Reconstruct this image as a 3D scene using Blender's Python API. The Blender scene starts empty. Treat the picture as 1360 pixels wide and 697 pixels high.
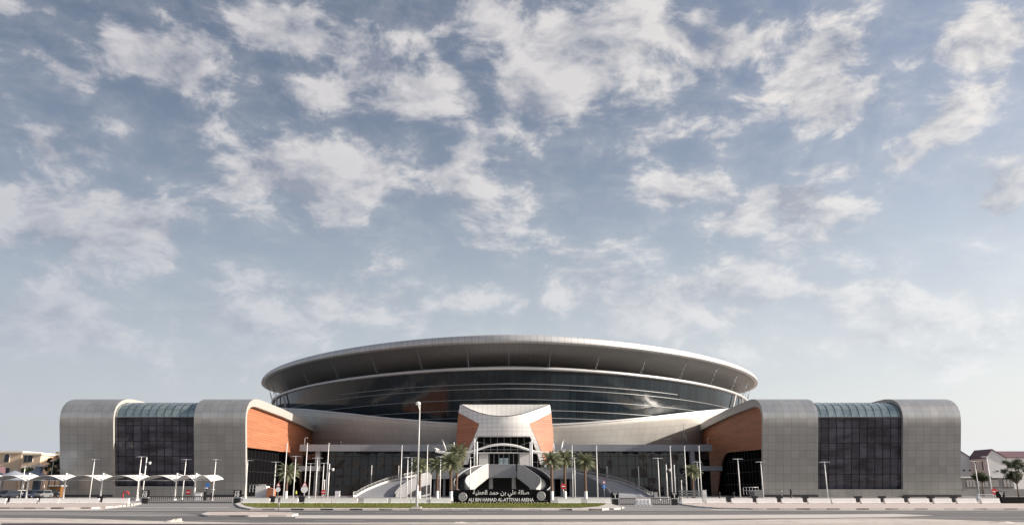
import bpy, bmesh, math, random
from mathutils import Vector, Matrix, Euler
R = math.radians
random.seed(7)
SC = bpy.context.scene
COL = SC.collection

# ------------------------------------------------------------------ camera model
F = 1070.0; TH = R(15.66); CT, ST = math.cos(TH), math.sin(TH); CH = 2.0
def ray(px, py):
    u = (px-680)/F; v = (348.5-py)/F
    yd = CT - v*ST; zd = ST + v*CT
    return u/yd, zd/yd                                # X/Y, (Z-CH)/Y
def W(px, py, Y):
    a, b = ray(px, py); return Vector((a*Y, Y, CH+b*Y))
def G(px, py, z=0.0):
    a, b = ray(px, py); Y = (z-CH)/b; return Vector((a*Y, Y, z))
def GX(px, Y):                                        # ground X of a pixel column at depth Y
    py = 660.0
    for _ in range(6):
        v = (348.5-py)/F; b = (ST+v*CT)/(CT-v*ST); t = -CH/Y
        # solve (ST+v CT) = t (CT - v ST)
        v = (t*CT-ST)/(CT+t*ST); py = 348.5-v*F
    return ray(px, py)[0]*Y
def PXP(px, py, X):                                   # hit a plane X = const
    a, b = ray(px, py); Y = X/a; return (Y, CH+b*Y)
cam_d = bpy.data.cameras.new('camera'); cam = bpy.data.objects.new('camera', cam_d); COL.objects.link(cam)
cam.location = (0, 0, CH); cam.rotation_euler = (R(90)+TH, 0, 0)
cam_d.sensor_width = 36; cam_d.lens = 36*F/1360; cam_d.clip_start = .1; cam_d.clip_end = 6000
SC.camera = cam

# ------------------------------------------------------------------ materials
def new_mat(name):
    m = bpy.data.materials.new(name); m.use_nodes = True
    nt = m.node_tree; return m, nt, nt.nodes['Principled BSDF']
def lnk(nt, a, b): nt.links.new(a, b)
def math_n(nt, op, a, b=None, c=None, clamp=False):
    n = nt.nodes.new('ShaderNodeMath'); n.operation = op; n.use_clamp = clamp
    for i, x in enumerate((a, b, c)):
        if x is None: continue
        if isinstance(x, (int, float)): n.inputs[i].default_value = x
        else: nt.links.new(x, n.inputs[i])
    return n.outputs[0]
def mixc(nt, fac, a, b, mode='MIX'):
    n = nt.nodes.new('ShaderNodeMix'); n.data_type = 'RGBA'; n.blend_type = mode
    for s, x in ((0, fac), (6, a), (7, b)):
        if isinstance(x, (int, float)): n.inputs[s].default_value = x
        elif isinstance(x, (tuple, list)): n.inputs[s].default_value = (*x[:3], 1)
        else: nt.links.new(x, n.inputs[s])
    return n.outputs[2]
def noise(nt, vec, scale, detail=4, rough=.55, out=0):
    n = nt.nodes.new('ShaderNodeTexNoise'); n.inputs['Scale'].default_value = scale
    n.inputs['Detail'].default_value = detail; n.inputs['Roughness'].default_value = rough
    if vec is not None: nt.links.new(vec, n.inputs['Vector'])
    return n.outputs[out]
def coord(nt, kind='Object'):
    return nt.nodes.new('ShaderNodeTexCoord').outputs[kind]
def mrange(nt, x, a, b, c, d):
    n = nt.nodes.new('ShaderNodeMapRange'); n.inputs[1].default_value = a; n.inputs[2].default_value = b
    n.inputs[3].default_value = c; n.inputs[4].default_value = d; nt.links.new(x, n.inputs[0]); return n.outputs[0]
def scl(c, k): return tuple(min(1, x*k) for x in c)
def simple(name, col, rough=.6, metal=0., var=.12, nscale=.6, spec=.5, bump=0., bscale=20):
    m, nt, b = new_mat(name)
    co = coord(nt)
    f = noise(nt, co, nscale, 5)
    f2 = noise(nt, co, nscale*9, 3)
    f = math_n(nt, 'ADD', math_n(nt, 'MULTIPLY', f, .7), math_n(nt, 'MULTIPLY', f2, .3))
    c = mixc(nt, mrange(nt, f, .3, .7, 0, 1), scl(col, 1-var), scl(col, 1+var))
    lnk(nt, c, b.inputs['Base Color'])
    b.inputs['Roughness'].default_value = rough; b.inputs['Metallic'].default_value = metal
    b.inputs['Specular IOR Level'].default_value = spec
    if bump:
        bn = nt.nodes.new('ShaderNodeBump'); bn.inputs['Strength'].default_value = bump; bn.inputs['Distance'].default_value = .03
        lnk(nt, noise(nt, co, bscale, 4), bn.inputs['Height']); lnk(nt, bn.outputs[0], b.inputs['Normal'])
    return m
def panelled(name, c1, c2, seam, w, h, mortar=.06, rough=.45, metal=.4, spec=.5, offset=0., jitter=0., dirt=.1, rvar=.0, coat=0., fleck=None):
    """UV in metres; thin seams between sheets, a slight tone change from sheet to sheet"""
    m, nt, b = new_mat(name)
    uv = coord(nt, 'UV')
    br = nt.nodes.new('ShaderNodeTexBrick'); br.offset = offset; br.squash = 1
    lnk(nt, uv, br.inputs['Vector'])
    br.inputs['Scale'].default_value = 1; br.inputs['Mortar Size'].default_value = mortar
    br.inputs['Mortar Smooth'].default_value = .1
    br.inputs['Brick Width'].default_value = w; br.inputs['Row Height'].default_value = h
    br.inputs['Color1'].default_value = (*c1, 1); br.inputs['Color2'].default_value = (*c2, 1); br.inputs['Mortar'].default_value = (*seam, 1)
    n1 = noise(nt, coord(nt), .12, 5, .6)
    c = mixc(nt, 1.0, br.outputs['Color'], mixc(nt, mrange(nt, n1, .3, .7, 0, 1), (1-dirt,)*3, (1, 1, 1)), 'MULTIPLY')
    lnk(nt, c, b.inputs['Base Color'])
    b.inputs['Metallic'].default_value = metal; b.inputs['Specular IOR Level'].default_value = spec
    if rvar:
        lnk(nt, mrange(nt, noise(nt, coord(nt), .2, 3), .3, .7, rough-rvar, rough+rvar), b.inputs['Roughness'])
    else: b.inputs['Roughness'].default_value = rough
    if coat: b.inputs['Coat Weight'].default_value = coat; b.inputs['Coat Roughness'].default_value = .03
    if jitter:                                         # every sheet sits at a very slightly different angle
        br2 = nt.nodes.new('ShaderNodeTexBrick'); br2.offset = offset; lnk(nt, uv, br2.inputs['Vector'])
        br2.inputs['Scale'].default_value = 1; br2.inputs['Mortar Size'].default_value = 0
        br2.inputs['Brick Width'].default_value = w; br2.inputs['Row Height'].default_value = h
        br2.inputs['Color1'].default_value = (0, 0, 0, 1); br2.inputs['Color2'].default_value = (1, 1, 1, 1)
        geo = nt.nodes.new('ShaderNodeNewGeometry')
        wn = nt.nodes.new('ShaderNodeTexWhiteNoise'); wn.noise_dimensions = '3D'
        # one random vector per sheet
        dv = nt.nodes.new('ShaderNodeVectorMath'); dv.operation = 'DIVIDE'; lnk(nt, uv, dv.inputs[0]); dv.inputs[1].default_value = (w, h, 1)
        fl = nt.nodes.new('ShaderNodeVectorMath'); fl.operation = 'FLOOR'; lnk(nt, dv.outputs[0], fl.inputs[0])
        lnk(nt, fl.outputs[0], wn.inputs['Vector'])
        sb = nt.nodes.new('ShaderNodeVectorMath'); sb.operation = 'SUBTRACT'; lnk(nt, wn.outputs['Color'], sb.inputs[0]); sb.inputs[1].default_value = (.5, .5, .5)
        nz = nt.nodes.new('ShaderNodeVectorMath'); nz.operation = 'SCALE'; lnk(nt, sb.outputs[0], nz.inputs[0]); nz.inputs['Scale'].default_value = jitter
        wv = noise(nt, coord(nt), .5, 2, .5, 1)
        s2 = nt.nodes.new('ShaderNodeVectorMath'); s2.operation = 'SUBTRACT'; lnk(nt, wv, s2.inputs[0]); s2.inputs[1].default_value = (.5, .5, .5)
        n2 = nt.nodes.new('ShaderNodeVectorMath'); n2.operation = 'SCALE'; lnk(nt, s2.outputs[0], n2.inputs[0]); n2.inputs['Scale'].default_value = jitter*1.5
        ad = nt.nodes.new('ShaderNodeVectorMath'); lnk(nt, geo.outputs['Normal'], ad.inputs[0]); lnk(nt, nz.outputs[0], ad.inputs[1])
        ad2 = nt.nodes.new('ShaderNodeVectorMath'); lnk(nt, ad.outputs[0], ad2.inputs[0]); lnk(nt, n2.outputs[0], ad2.inputs[1])
        nn = nt.nodes.new('ShaderNodeVectorMath'); nn.operation = 'NORMALIZE'; lnk(nt, ad2.outputs[0], nn.inputs[0])
        lnk(nt, nn.outputs[0], b.inputs['Normal'])
    return m

M = {}
M['shell'] = panelled('brushed_panels', (.50, .50, .48), (.58, .575, .555), (.31, .31, .295), 1.95, 1.95, .035, .34, .68, dirt=.12, rvar=.06)
M['shell_end'] = simple('end_cladding', (.46, .445, .415), .5, .2, .05)
M['roof_metal'] = panelled('roof_metal', (.40, .40, .40), (.44, .44, .43), (.2, .2, .2), 1.6, 1.6, .05, .4, .6, dirt=.08)
M['fascia'] = panelled('roof_fascia', (.50, .50, .50), (.55, .55, .55), (.28, .28, .28), 2.2, 30, .07, .45, .35, dirt=.08)
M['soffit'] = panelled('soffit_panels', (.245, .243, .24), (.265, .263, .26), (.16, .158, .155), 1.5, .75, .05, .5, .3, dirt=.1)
M['saddle'] = panelled('pale_wall_panels', (.50, .48, .44), (.54, .52, .48), (.38, .36, .33), 2.6, 1.9, .05, .5, .12, dirt=.08, rvar=.05)
M['white_panel'] = panelled('white_portal_panels', (.78, .77, .74), (.82, .81, .78), (.45, .45, .45), 1.45, 1.2, .045, .5, .05, dirt=.08)
M['orange'] = panelled('terracotta_cladding', (.37, .145, .075), (.50, .195, .10), (.20, .075, .04), 9, .62, .05, .6, 0, offset=.5, dirt=.1)
M['drum_glass'] = panelled('dark_drum_glass', (.010, .016, .022), (.016, .026, .034), (.004, .004, .005), 2.2, 50, .07, .09, 0, spec=.3, jitter=.013, dirt=.3)
M['bay_glass'] = panelled('dark_bay_glass', (.026, .024, .031), (.050, .046, .058), (.004, .004, .004), 1.95, 1.95, .06, .05, 0, spec=.55, jitter=.06, dirt=.3)
def painted_reflections(m):  # reflections put into the bay glass colour as soft purple-grey patches
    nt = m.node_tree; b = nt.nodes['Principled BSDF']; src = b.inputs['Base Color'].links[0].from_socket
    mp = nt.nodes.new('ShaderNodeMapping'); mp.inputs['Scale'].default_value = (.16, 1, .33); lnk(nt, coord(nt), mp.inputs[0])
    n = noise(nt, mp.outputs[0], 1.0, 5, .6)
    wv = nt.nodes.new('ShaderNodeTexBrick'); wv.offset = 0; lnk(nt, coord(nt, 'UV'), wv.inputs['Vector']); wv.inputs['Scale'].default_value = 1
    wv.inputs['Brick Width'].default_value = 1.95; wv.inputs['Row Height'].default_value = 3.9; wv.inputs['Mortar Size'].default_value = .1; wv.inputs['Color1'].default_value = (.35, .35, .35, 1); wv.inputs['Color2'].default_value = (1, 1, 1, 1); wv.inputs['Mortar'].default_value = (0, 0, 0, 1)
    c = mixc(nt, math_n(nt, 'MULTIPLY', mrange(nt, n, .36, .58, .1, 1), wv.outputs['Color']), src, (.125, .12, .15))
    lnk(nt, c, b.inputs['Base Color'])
painted_reflections(M['bay_glass'])
M['teal_glass'] = panelled('teal_curved_glass', (.27, .35, .365), (.40, .48, .48), (.09, .11, .115), 1.95, 1.95, .05, .14, .55, spec=.8, jitter=.02, dirt=.15)
M['lobby_glass'] = panelled('black_lobby_glass', (.006, .006, .007), (.01, .01, .011), (.02, .02, .02), 1.6, 2.4, .04, .3, 0, spec=.08, jitter=0)
M['dark_stone'] = simple('dark_stone', (.045, .047, .052), .45, 0, .15)
M['podium_glass'] = panelled('podium_glass', (.012, .012, .013), (.035, .033, .03), (.003, .003, .003), 2.4, 2.6, .07, .07, 0, spec=.6, jitter=.1, dirt=.4)
M['white_metal'] = simple('white_painted_metal', (.78, .77, .75), .4, 0, .05)
M['ring'] = simple('pale_ring_metal', (.50, .50, .50), .4, .3, .05)
M['line'] = simple('pale_transom', (.20, .21, .22), .4, .3, .05)
M['grey_clad'] = panelled('grey_canopy_cladding', (.30, .31, .33), (.33, .34, .36), (.2, .2, .21), 3.0, 3, .04, .45, .3, dirt=.06)
M['concrete'] = simple('pale_concrete', (.46, .45, .43), .8, 0, .1, .3, bump=.15)
M['stair_grey'] = panelled('stair_cladding', (.27, .27, .28), (.30, .30, .31), (.2, .2, .2), 4.5, 9, .03, .5, .2, dirt=.08)
M['white_wall'] = simple('white_render', (.70, .69, .66), .7, 0, .06, .3)
M['stringer'] = simple('stringer_render', (.42, .415, .40), .7, 0, .06, .3)
M['lobby_dark'] = simple('lobby_dark_glass', (.006, .006, .007), .9, 0, .2, spec=0)
M['mull'] = simple('grey_mullion', (.022, .022, .022), .5, 0, .1)
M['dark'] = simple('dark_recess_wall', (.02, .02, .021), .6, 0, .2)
M['black'] = simple('black_painted_metal', (.014, .014, .015), .45, 0, .2)
M['black_gloss'] = simple('black_sign_panel', (.004, .004, .005), .6, 0, .1, spec=.15)
M['letter'] = simple('white_lettering', (.88, .88, .87), .5, 0, .02)
M['disc'] = simple('silver_emblem', (.42, .42, .42), .5, .3, .12, 3)
M['white_plastic'] = simple('white_plastic', (.80, .80, .80), .5, 0, .05)
M['fabric'] = simple('white_membrane', (.74, .73, .71), .7, 0, .06, .4)
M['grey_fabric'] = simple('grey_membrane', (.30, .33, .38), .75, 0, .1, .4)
M['red'] = simple('red_sign', (.55, .03, .03), .5, 0, .05)
M['blue'] = simple('blue_sign', (.05, .2, .6), .4, 0, .05)
M['rubber'] = simple('rubber', (.02, .02, .02), .8, 0, .1)
M['steel'] = simple('steel', (.4, .4, .4), .35, .8, .05)

# barrier paint: white, scuffed
def barrier_mat():
    m, nt, b = new_mat('scuffed_white_barrier')
    co = coord(nt)
    n = noise(nt, co, 1.7, 6, .7)
    sep = nt.nodes.new('ShaderNodeSeparateXYZ'); lnk(nt, co, sep.inputs[0])
    low = mrange(nt, sep.outputs[2], 0, .25, .5, 0)
    f = math_n(nt, 'ADD', mrange(nt, n, .55, .75, 0, .5), math_n(nt, 'MULTIPLY', low, n), clamp=True)
    lnk(nt, mixc(nt, f, (.80, .79, .77), (.42, .39, .36)), b.inputs['Base Color']); b.inputs['Roughness'].default_value = .75
    return m
M['barrier'] = barrier_mat()

def asphalt(name, c, dustc, dust=.4):
    m, nt, b = new_mat(name)
    co = coord(nt)
    mp = nt.nodes.new('ShaderNodeMapping'); mp.inputs['Scale'].default_value = (.03, .25, 1); lnk(nt, co, mp.inputs[0])
    st = noise(nt, mp.outputs[0], 1.0, 6, .65)
    fine = noise(nt, co, 3.0, 6, .7)
    mp2 = nt.nodes.new('ShaderNodeMapping'); mp2.inputs['Scale'].default_value = (.012, 1.1, 1); lnk(nt, co, mp2.inputs[0])
    ty = noise(nt, mp2.outputs[0], 1.0, 5, .6)
    f = math_n(nt, 'MULTIPLY', math_n(nt, 'ADD', mrange(nt, st, .38, .68, 0, .75), mrange(nt, ty, .48, .62, 0, .5)), dust)
    base = mixc(nt, mrange(nt, fine, .3, .7, 0, 1), scl(c, .8), scl(c, 1.25))
    lnk(nt, mixc(nt, f, base, dustc), b.inputs['Base Color'])
    b.inputs['Roughness'].default_value = .85
    bn = nt.nodes.new('ShaderNodeBump'); bn.inputs['Strength'].default_value = .3; bn.inputs['Distance'].default_value = .01
    lnk(nt, noise(nt, co, 30, 3), bn.inputs['Height']); lnk(nt, bn.outputs[0], b.inputs['Normal'])
    return m
M['asphalt'] = asphalt('asphalt', (.072, .073, .076), (.34, .32, .30), .5)
M['asphalt_worn'] = asphalt('asphalt_worn', (.15, .15, .152), (.40, .38, .36), .55)
M['asphalt_yard'] = asphalt('asphalt_yard', (.10, .10, .105), (.30, .28, .26), .5)

def sand_mat():
    m, nt, b = new_mat('dusty_sand')
    co = coord(nt)
    mpg = nt.nodes.new('ShaderNodeMapping'); mpg.inputs['Scale'].default_value = (.35, 2.2, 1); lnk(nt, co, mpg.inputs[0]); a = noise(nt, mpg.outputs[0], .16, 9, .7); c = noise(nt, co, .9, 8, .7)
    f = math_n(nt, 'ADD', math_n(nt, 'MULTIPLY', a, .6), math_n(nt, 'MULTIPLY', c, .4))
    col = mixc(nt, mrange(nt, f, .38, .62, 0, 1), (.33, .28, .25), (.68, .63, .57))
    v = nt.nodes.new('ShaderNodeTexVoronoi'); v.inputs['Scale'].default_value = 1.3; lnk(nt, co, v.inputs['Vector'])
    col = mixc(nt, mrange(nt, v.outputs['Distance'], .05, .16, .5, 0), col, (.22, .18, .15))
    lnk(nt, col, b.inputs['Base Color']); b.inputs['Roughness'].default_value = .95
    bn = nt.nodes.new('ShaderNodeBump'); bn.inputs['Strength'].default_value = .6; bn.inputs['Distance'].default_value = .06
    lnk(nt, noise(nt, co, 2.5, 8, .7), bn.inputs['Height']); lnk(nt, bn.outputs[0], b.inputs['Normal'])
    return m
M['sand'] = sand_mat()
def paver_mat(name, c1, c2, mort, w=.4, h=.2):
    m, nt, b = new_mat(name)
    co = coord(nt)
    br = nt.nodes.new('ShaderNodeTexBrick'); lnk(nt, co, br.inputs['Vector']); br.inputs['Scale'].default_value = 1
    br.inputs['Brick Width'].default_value = w; br.inputs['Row Height'].default_value = h; br.inputs['Mortar Size'].default_value = .012
    br.inputs['Color1'].default_value = (*c1, 1); br.inputs['Color2'].default_value = (*c2, 1); br.inputs['Mortar'].default_value = (*mort, 1)
    n = noise(nt, co, .25, 6, .65)
    c = mixc(nt, mrange(nt, n, .35, .68, 0, .55), br.outputs['Color'], (.52, .46, .41))
    lnk(nt, c, b.inputs['Base Color']); b.inputs['Roughness'].default_value = .85
    return m
M['paver_pink'] = paver_mat('pink_pavers', (.50, .40, .36), (.58, .48, .44), (.35, .3, .27))
M['paver_pale'] = paver_mat('pale_pavers', (.52, .49, .45), (.60, .56, .52), (.4, .37, .34))
M['plaza'] = paver_mat('plaza_pavers', (.20, .20, .205), (.24, .24, .245), (.14, .14, .14), 1.2, .6)
def kerb_mat():
    m, nt, b = new_mat('painted_kerb')
    uv = coord(nt, 'UV'); sep = nt.nodes.new('ShaderNodeSeparateXYZ'); lnk(nt, uv, sep.inputs[0])
    f = math_n(nt, 'GREATER_THAN', math_n(nt, 'FRACT', math_n(nt, 'MULTIPLY', sep.outputs[0], 1/2.9)), .56)
    n = noise(nt, coord(nt), .8, 6, .7); n2 = noise(nt, coord(nt), .07, 3, .5)
    f = math_n(nt, 'MULTIPLY', f, mrange(nt, n2, .40, .56, .25, 1))
    c = mixc(nt, f, (.66, .63, .59), (.035, .033, .033))
    c = mixc(nt, mrange(nt, n, .48, .72, 0, .6), c, (.45, .40, .36))
    lnk(nt, c, b.inputs['Base Color']); b.inputs['Roughness'].default_value = .8
    return m
M['kerb'] = kerb_mat()
def grass_mat():
    m, nt, b = new_mat('mown_grass')
    co = coord(nt); n = noise(nt, co, .5, 8, .7); n2 = noise(nt, co, 9, 5, .7)
    f = math_n(nt, 'ADD', math_n(nt, 'MULTIPLY', n, .6), math_n(nt, 'MULTIPLY', n2, .4))
    lnk(nt, mixc(nt, mrange(nt, f, .36, .62, 0, 1), (.085, .105, .022), (.20, .20, .055)), b.inputs['Base Color'])
    b.inputs['Roughness'].default_value = .9; b.inputs['Specular IOR Level'].default_value = .2
    return m
M['grass'] = grass_mat()
def leaf_mat(name, a, c):
    m, nt, b = new_mat(name)
    geo = nt.nodes.new('ShaderNodeNewGeometry')
    f = mixc(nt, geo.outputs['Random Per Island'], a, c)
    lnk(nt, f, b.inputs['Base Color']); b.inputs['Roughness'].default_value = .55; b.inputs['Specular IOR Level'].default_value = .35
    tr = nt.nodes.new('ShaderNodeBsdfTranslucent'); lnk(nt, f, tr.inputs[0])
    mx = nt.nodes.new('ShaderNodeMixShader'); mx.inputs[0].default_value = .25
    out = nt.nodes['Material Output']; lnk(nt, b.outputs[0], mx.inputs[1]); lnk(nt, tr.outputs[0], mx.inputs[2]); lnk(nt, mx.outputs[0], out.inputs[0])
    return m
M['palm_leaf'] = leaf_mat('palm_fronds', (.14, .16, .09), (.30, .31, .20))
M['tree_leaf'] = leaf_mat('tree_leaves', (.03, .045, .018), (.075, .095, .04))
M['palm_bark'] = simple('palm_bark', (.15, .095, .065), .9, 0, .35, 3, bump=.5, bscale=6)
M['bark'] = simple('bark', (.13, .10, .08), .9, 0, .3, 3)
M['whitewash'] = simple('whitewash', (.74, .73, .71), .8, 0, .08, 2)
M['villa'] = simple('peach_render', (.74, .56, .40), .85, 0, .07, .15)
M['villa_trim'] = simple('cream_trim', (.76, .67, .55), .8, 0, .06, .2)
M['house_white'] = simple('white_house_render', (.62, .62, .62), .85, 0, .05, .15)
M['house_pink'] = simple('pink_house_render', (.58, .46, .44), .85, 0, .05, .15)
M['maroon'] = panelled('maroon_roof_sheet', (.16, .085, .10), (.19, .10, .115), (.11, .06, .07), .9, 9, .08, .7, 0, dirt=.15)
M['far_wall'] = simple('grey_render', (.24, .235, .23), .85, 0, .1, .2)
M['window'] = simple('window_glass', (.02, .024, .03), .1, 0, .3)
M['pale_window'] = simple('pale_window', (.30, .28, .27), .3, 0, .3, 1.5)

# ------------------------------------------------------------------ mesh helpers
WO = {}                                               # object -> world origin
class MB:
    def __init__(s): s.v = []; s.f = []; s.uv = []; s.sm = []
    def add(s, vs, fs, uvs=None, smooth=False):
        o = len(s.v); s.v += [Vector(x) for x in vs]
        for i, f in enumerate(fs):
            s.f.append([o+k for k in f]); s.sm.append(smooth)
            s.uv.append(uvs[i] if uvs else None)
        return s
    def box(s, c, d, rot=None, taper=1.0):
        cx, cy, cz = c; a, b, h = d[0]/2, d[1]/2, d[2]/2
        p = []
        for z, k in ((-h, 1), (h, taper)):
            for x, y in ((-a, -b), (a, -b), (a, b), (-a, b)): p.append(Vector((x*k, y*k, z)))
        if rot: p = [rot @ q for q in p]
        p = [q+Vector(c) for q in p]
        return s.add(p, [(3, 2, 1, 0), (4, 5, 6, 7), (0, 1, 5, 4), (1, 2, 6, 5), (2, 3, 7, 6), (3, 0, 4, 7)])
    def box2(s, a, b):
        return s.box([(a[i]+b[i])/2 for i in range(3)], [abs(b[i]-a[i]) for i in range(3)])
    def tube(s, p0, p1, r0, r1=None, n=8, caps=True):
        p0, p1 = Vector(p0), Vector(p1); r1 = r0 if r1 is None else r1
        d = (p1-p0); q = d.to_track_quat('Z', 'Y')
        vs = []
        for p, r in ((p0, r0), (p1, r1)):
            for i in range(n):
                a = 2*math.pi*i/n; vs.append(p+q @ Vector((r*math.cos(a), r*math.sin(a), 0)))
        fs = [(i, (i+1) % n, n+(i+1) % n, n+i) for i in range(n)]
        s.add(vs, fs, smooth=True)
        if caps:
            s.add(vs, [tuple(range(n))[::-1], tuple(range(n, 2*n))])
        return s
    def path(s, pts, r, n=6):
        for a, b in zip(pts[:-1], pts[1:]): s.tube(a, b, r, r, n)
        return s
    def lathe(s, prof, c=(0, 0, 0), n=12):
        c = Vector(c); vs = []
        for r, z in prof:
            for i in range(n):
                a = 2*math.pi*i/n; vs.append(c+Vector((r*math.cos(a), r*math.sin(a), z)))
        fs = []
        for k in range(len(prof)-1):
            for i in range(n):
                j = (i+1) % n; fs.append((k*n+i, k*n+j, (k+1)*n+j, (k+1)*n+i))
        s.add(vs, fs, smooth=True); return s
    def loft(s, rows, smooth=True, uscale=1, flip=False, closed=False):
        """rows: equal-length lists of points. uv u = length along the row, v = length across"""
        n = len(rows[0]); vs = [Vector(p) for r in rows for p in r]
        mid = rows[len(rows)//2]; us = [0]
        for i in range(1, n): us.append(us[-1]+(Vector(mid[i])-Vector(mid[i-1])).length)
        mc = n//2; vv = [0]
        for k in range(1, len(rows)): vv.append(vv[-1]+(Vector(rows[k][mc])-Vector(rows[k-1][mc])).length)
        fs = []; uv = []
        for k in range(len(rows)-1):
            for i in range(n-1):
                f = [k*n+i, k*n+i+1, (k+1)*n+i+1, (k+1)*n+i]
                u = [(us[i], vv[k]), (us[i+1], vv[k]), (us[i+1], vv[k+1]), (us[i], vv[k+1])]
                if flip: f.reverse(); u.reverse()
                fs.append(f); uv.append(u)
        return s.add(vs, fs, uv, smooth)
    def prism(s, poly, axis, a, b, smooth=False):
        """poly: 2D points, extruded along axis (0 x: points are (y,z); 1 y: (x,z); 2 z: (x,y))"""
        def mk(p, t):
            return Vector((t, p[0], p[1])) if axis == 0 else Vector((p[0], t, p[1])) if axis == 1 else Vector((p[0], p[1], t))
        n = len(poly); vs = [mk(p, a) for p in poly]+[mk(p, b) for p in poly]
        L = [0]
        for i in range(n): L.append(L[-1]+math.dist(poly[i], poly[(i+1) % n]))
        def uvp(i): return (poly[i][0], poly[i][1])
        fs = [list(range(n)), list(range(n, 2*n))[::-1]]; uv = [[uvp(i) for i in range(n)], [uvp(i) for i in range(n)][::-1]]
        s.add(vs, fs, uv, False)
        fs = []; uv = []
        for i in range(n):
            j = (i+1) % n; fs.append([i, n+i, n+j, j]); uv.append([(a, L[i]), (b, L[i]), (b, L[i+1]), (a, L[i+1])])
        s.add(vs, fs, uv, smooth)
        return s
    def build(s, name, mat, parent=None, origin=None, fix=True):
        if parent is not None:
            o0 = WO.get(parent.name, Vector((0, 0, 0)))
            org = Vector(origin)+o0 if (origin is not None) else o0
        else:
            org = Vector(origin) if origin is not None else Vector((0, 0, 0)); o0 = Vector((0, 0, 0))
        me = bpy.data.meshes.new(name)
        me.from_pydata([v-org for v in s.v], [], s.f)
        ul = me.uv_layers.new(name='UVMap')
        for p, uv, sm in zip(me.polygons, s.uv, s.sm):
            p.use_smooth = sm
            if uv is None:
                nrm = p.normal
                for li in p.loop_indices:
                    v = me.vertices[me.loops[li].vertex_index].co+org
                    ax = max(range(3), key=lambda i: abs(nrm[i]))
                    ul.data[li].uv = (v.x, v.y) if ax == 2 else ((v.x, v.z) if ax == 1 else (v.y, v.z))
            else:
                for k, li in enumerate(p.loop_indices): ul.data[li].uv = uv[k]
        if fix:
            bm = bmesh.new(); bm.from_mesh(me); bmesh.ops.remove_doubles(bm, verts=bm.verts, dist=.0005)
            bmesh.ops.recalc_face_normals(bm, faces=bm.faces); bm.to_mesh(me); bm.free()
        me.materials.append(M[mat] if isinstance(mat, str) else mat)
        o = bpy.data.objects.new(name, me); COL.objects.link(o)
        if parent is not None: o.parent = parent; o.location = org-o0
        else: o.location = org
        WO[o.name] = org
        return o
def tag(o, label=None, cat=None, group=None, kind=None):
    if label: o['label'] = label
    if cat: o['category'] = cat
    if group: o['group'] = group
    if kind: o['kind'] = kind
    return o
def empty(name, loc, label=None, cat=None, group=None):
    o = bpy.data.objects.new(name, None); COL.objects.link(o); o.location = loc; o.empty_display_size = .5
    WO[o.name] = Vector(loc); return tag(o, label, cat, group)
def copy_tree(o, parent=None):
    c = o.copy(); COL.objects.link(c); c.parent = parent
    for ch in list(o.children): copy_tree(ch, c)
    return c
def text(body, size, mat, parent, name, loc, width=None, bold=.0, depth=.03):
    """lettering standing upright facing -Y, centred on loc (world)"""
    cu = bpy.data.curves.new('t', 'FONT'); cu.body = body; cu.size = size; cu.align_x = 'CENTER'; cu.align_y = 'CENTER'
    cu.extrude = depth; cu.offset = bold; cu.resolution_u = 3
    t = bpy.data.objects.new('t', cu); COL.objects.link(t); bpy.context.view_layer.update()
    me = bpy.data.meshes.new_from_object(t.evaluated_get(bpy.context.evaluated_depsgraph_get()))
    bpy.data.objects.remove(t); bpy.data.curves.remove(cu)
    xs = [v.co.x for v in me.vertices]; k = width/(max(xs)-min(xs)) if width else 1; mx = (max(xs)+min(xs))/2
    ys = [v.co.y for v in me.vertices]; my = (max(ys)+min(ys))/2
    for v in me.vertices: v.co = Vector(((v.co.x-mx)*k, v.co.z*-1, v.co.y-my))
    bm = bmesh.new(); bm.from_mesh(me); bmesh.ops.recalc_face_normals(bm, faces=bm.faces); bm.to_mesh(me); bm.free()
    me.materials.clear(); me.materials.append(M[mat]); me.name = name
    o = bpy.data.objects.new(name, me); COL.objects.link(o)
    o0 = WO.get(parent.name, Vector((0, 0, 0))); o.parent = parent; o.location = Vector(loc)-o0; WO[o.name] = Vector(loc)
    return o
ORD = ['first', 'second', 'third', 'fourth', 'fifth', 'sixth', 'seventh', 'eighth', 'ninth', 'tenth', 'eleventh', 'twelfth', 'thirteenth', 'fourteenth', 'fifteenth', 'sixteenth', 'seventeenth', 'eighteenth', 'nineteenth', 'twentieth']
# ------------------------------------------------------------------ the arena
XC, YC = -1.0, 365.0
def ell(a, b, phi, z, yc=None):                       # phi = 0 at the front, + to the right
    return Vector((XC+a*math.sin(phi), (yc or YC)-b*math.cos(phi), z))
def ELL(px, py, a, b, YC=YC):
    k, m = ray(px, py)
    # ((kY-XC)/a)^2+((Y-YC)/b)^2 = 1
    A = (k/a)**2+1/b**2; B = -2*k*XC/a**2-2*YC/b**2; C = XC*XC/a**2+YC*YC/b**2-1
    d = B*B-4*A*C
    Y = -B/(2*A) if d < 0 else (-B-math.sqrt(d))/(2*A)
    x = k*Y; phi = math.asin(max(-1, min(1, (x-XC)/a)))
    return phi, CH+m*Y, Vector((x, Y, CH+m*Y))
def sell(a, b, phi, z, n=1.71):                       # slightly pointed oval, the plan of roof and drum
    s_, c_ = math.sin(phi), math.cos(phi); e_ = 2/n
    return Vector((XC+a*math.copysign(abs(s_)**e_, s_), YC-b*math.copysign(abs(c_)**e_, c_), z))
arena = empty('arena', (XC, 300, 0), 'huge grey sports arena under a wide disc roof with dark glass and two rounded wings', 'arena')

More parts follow.
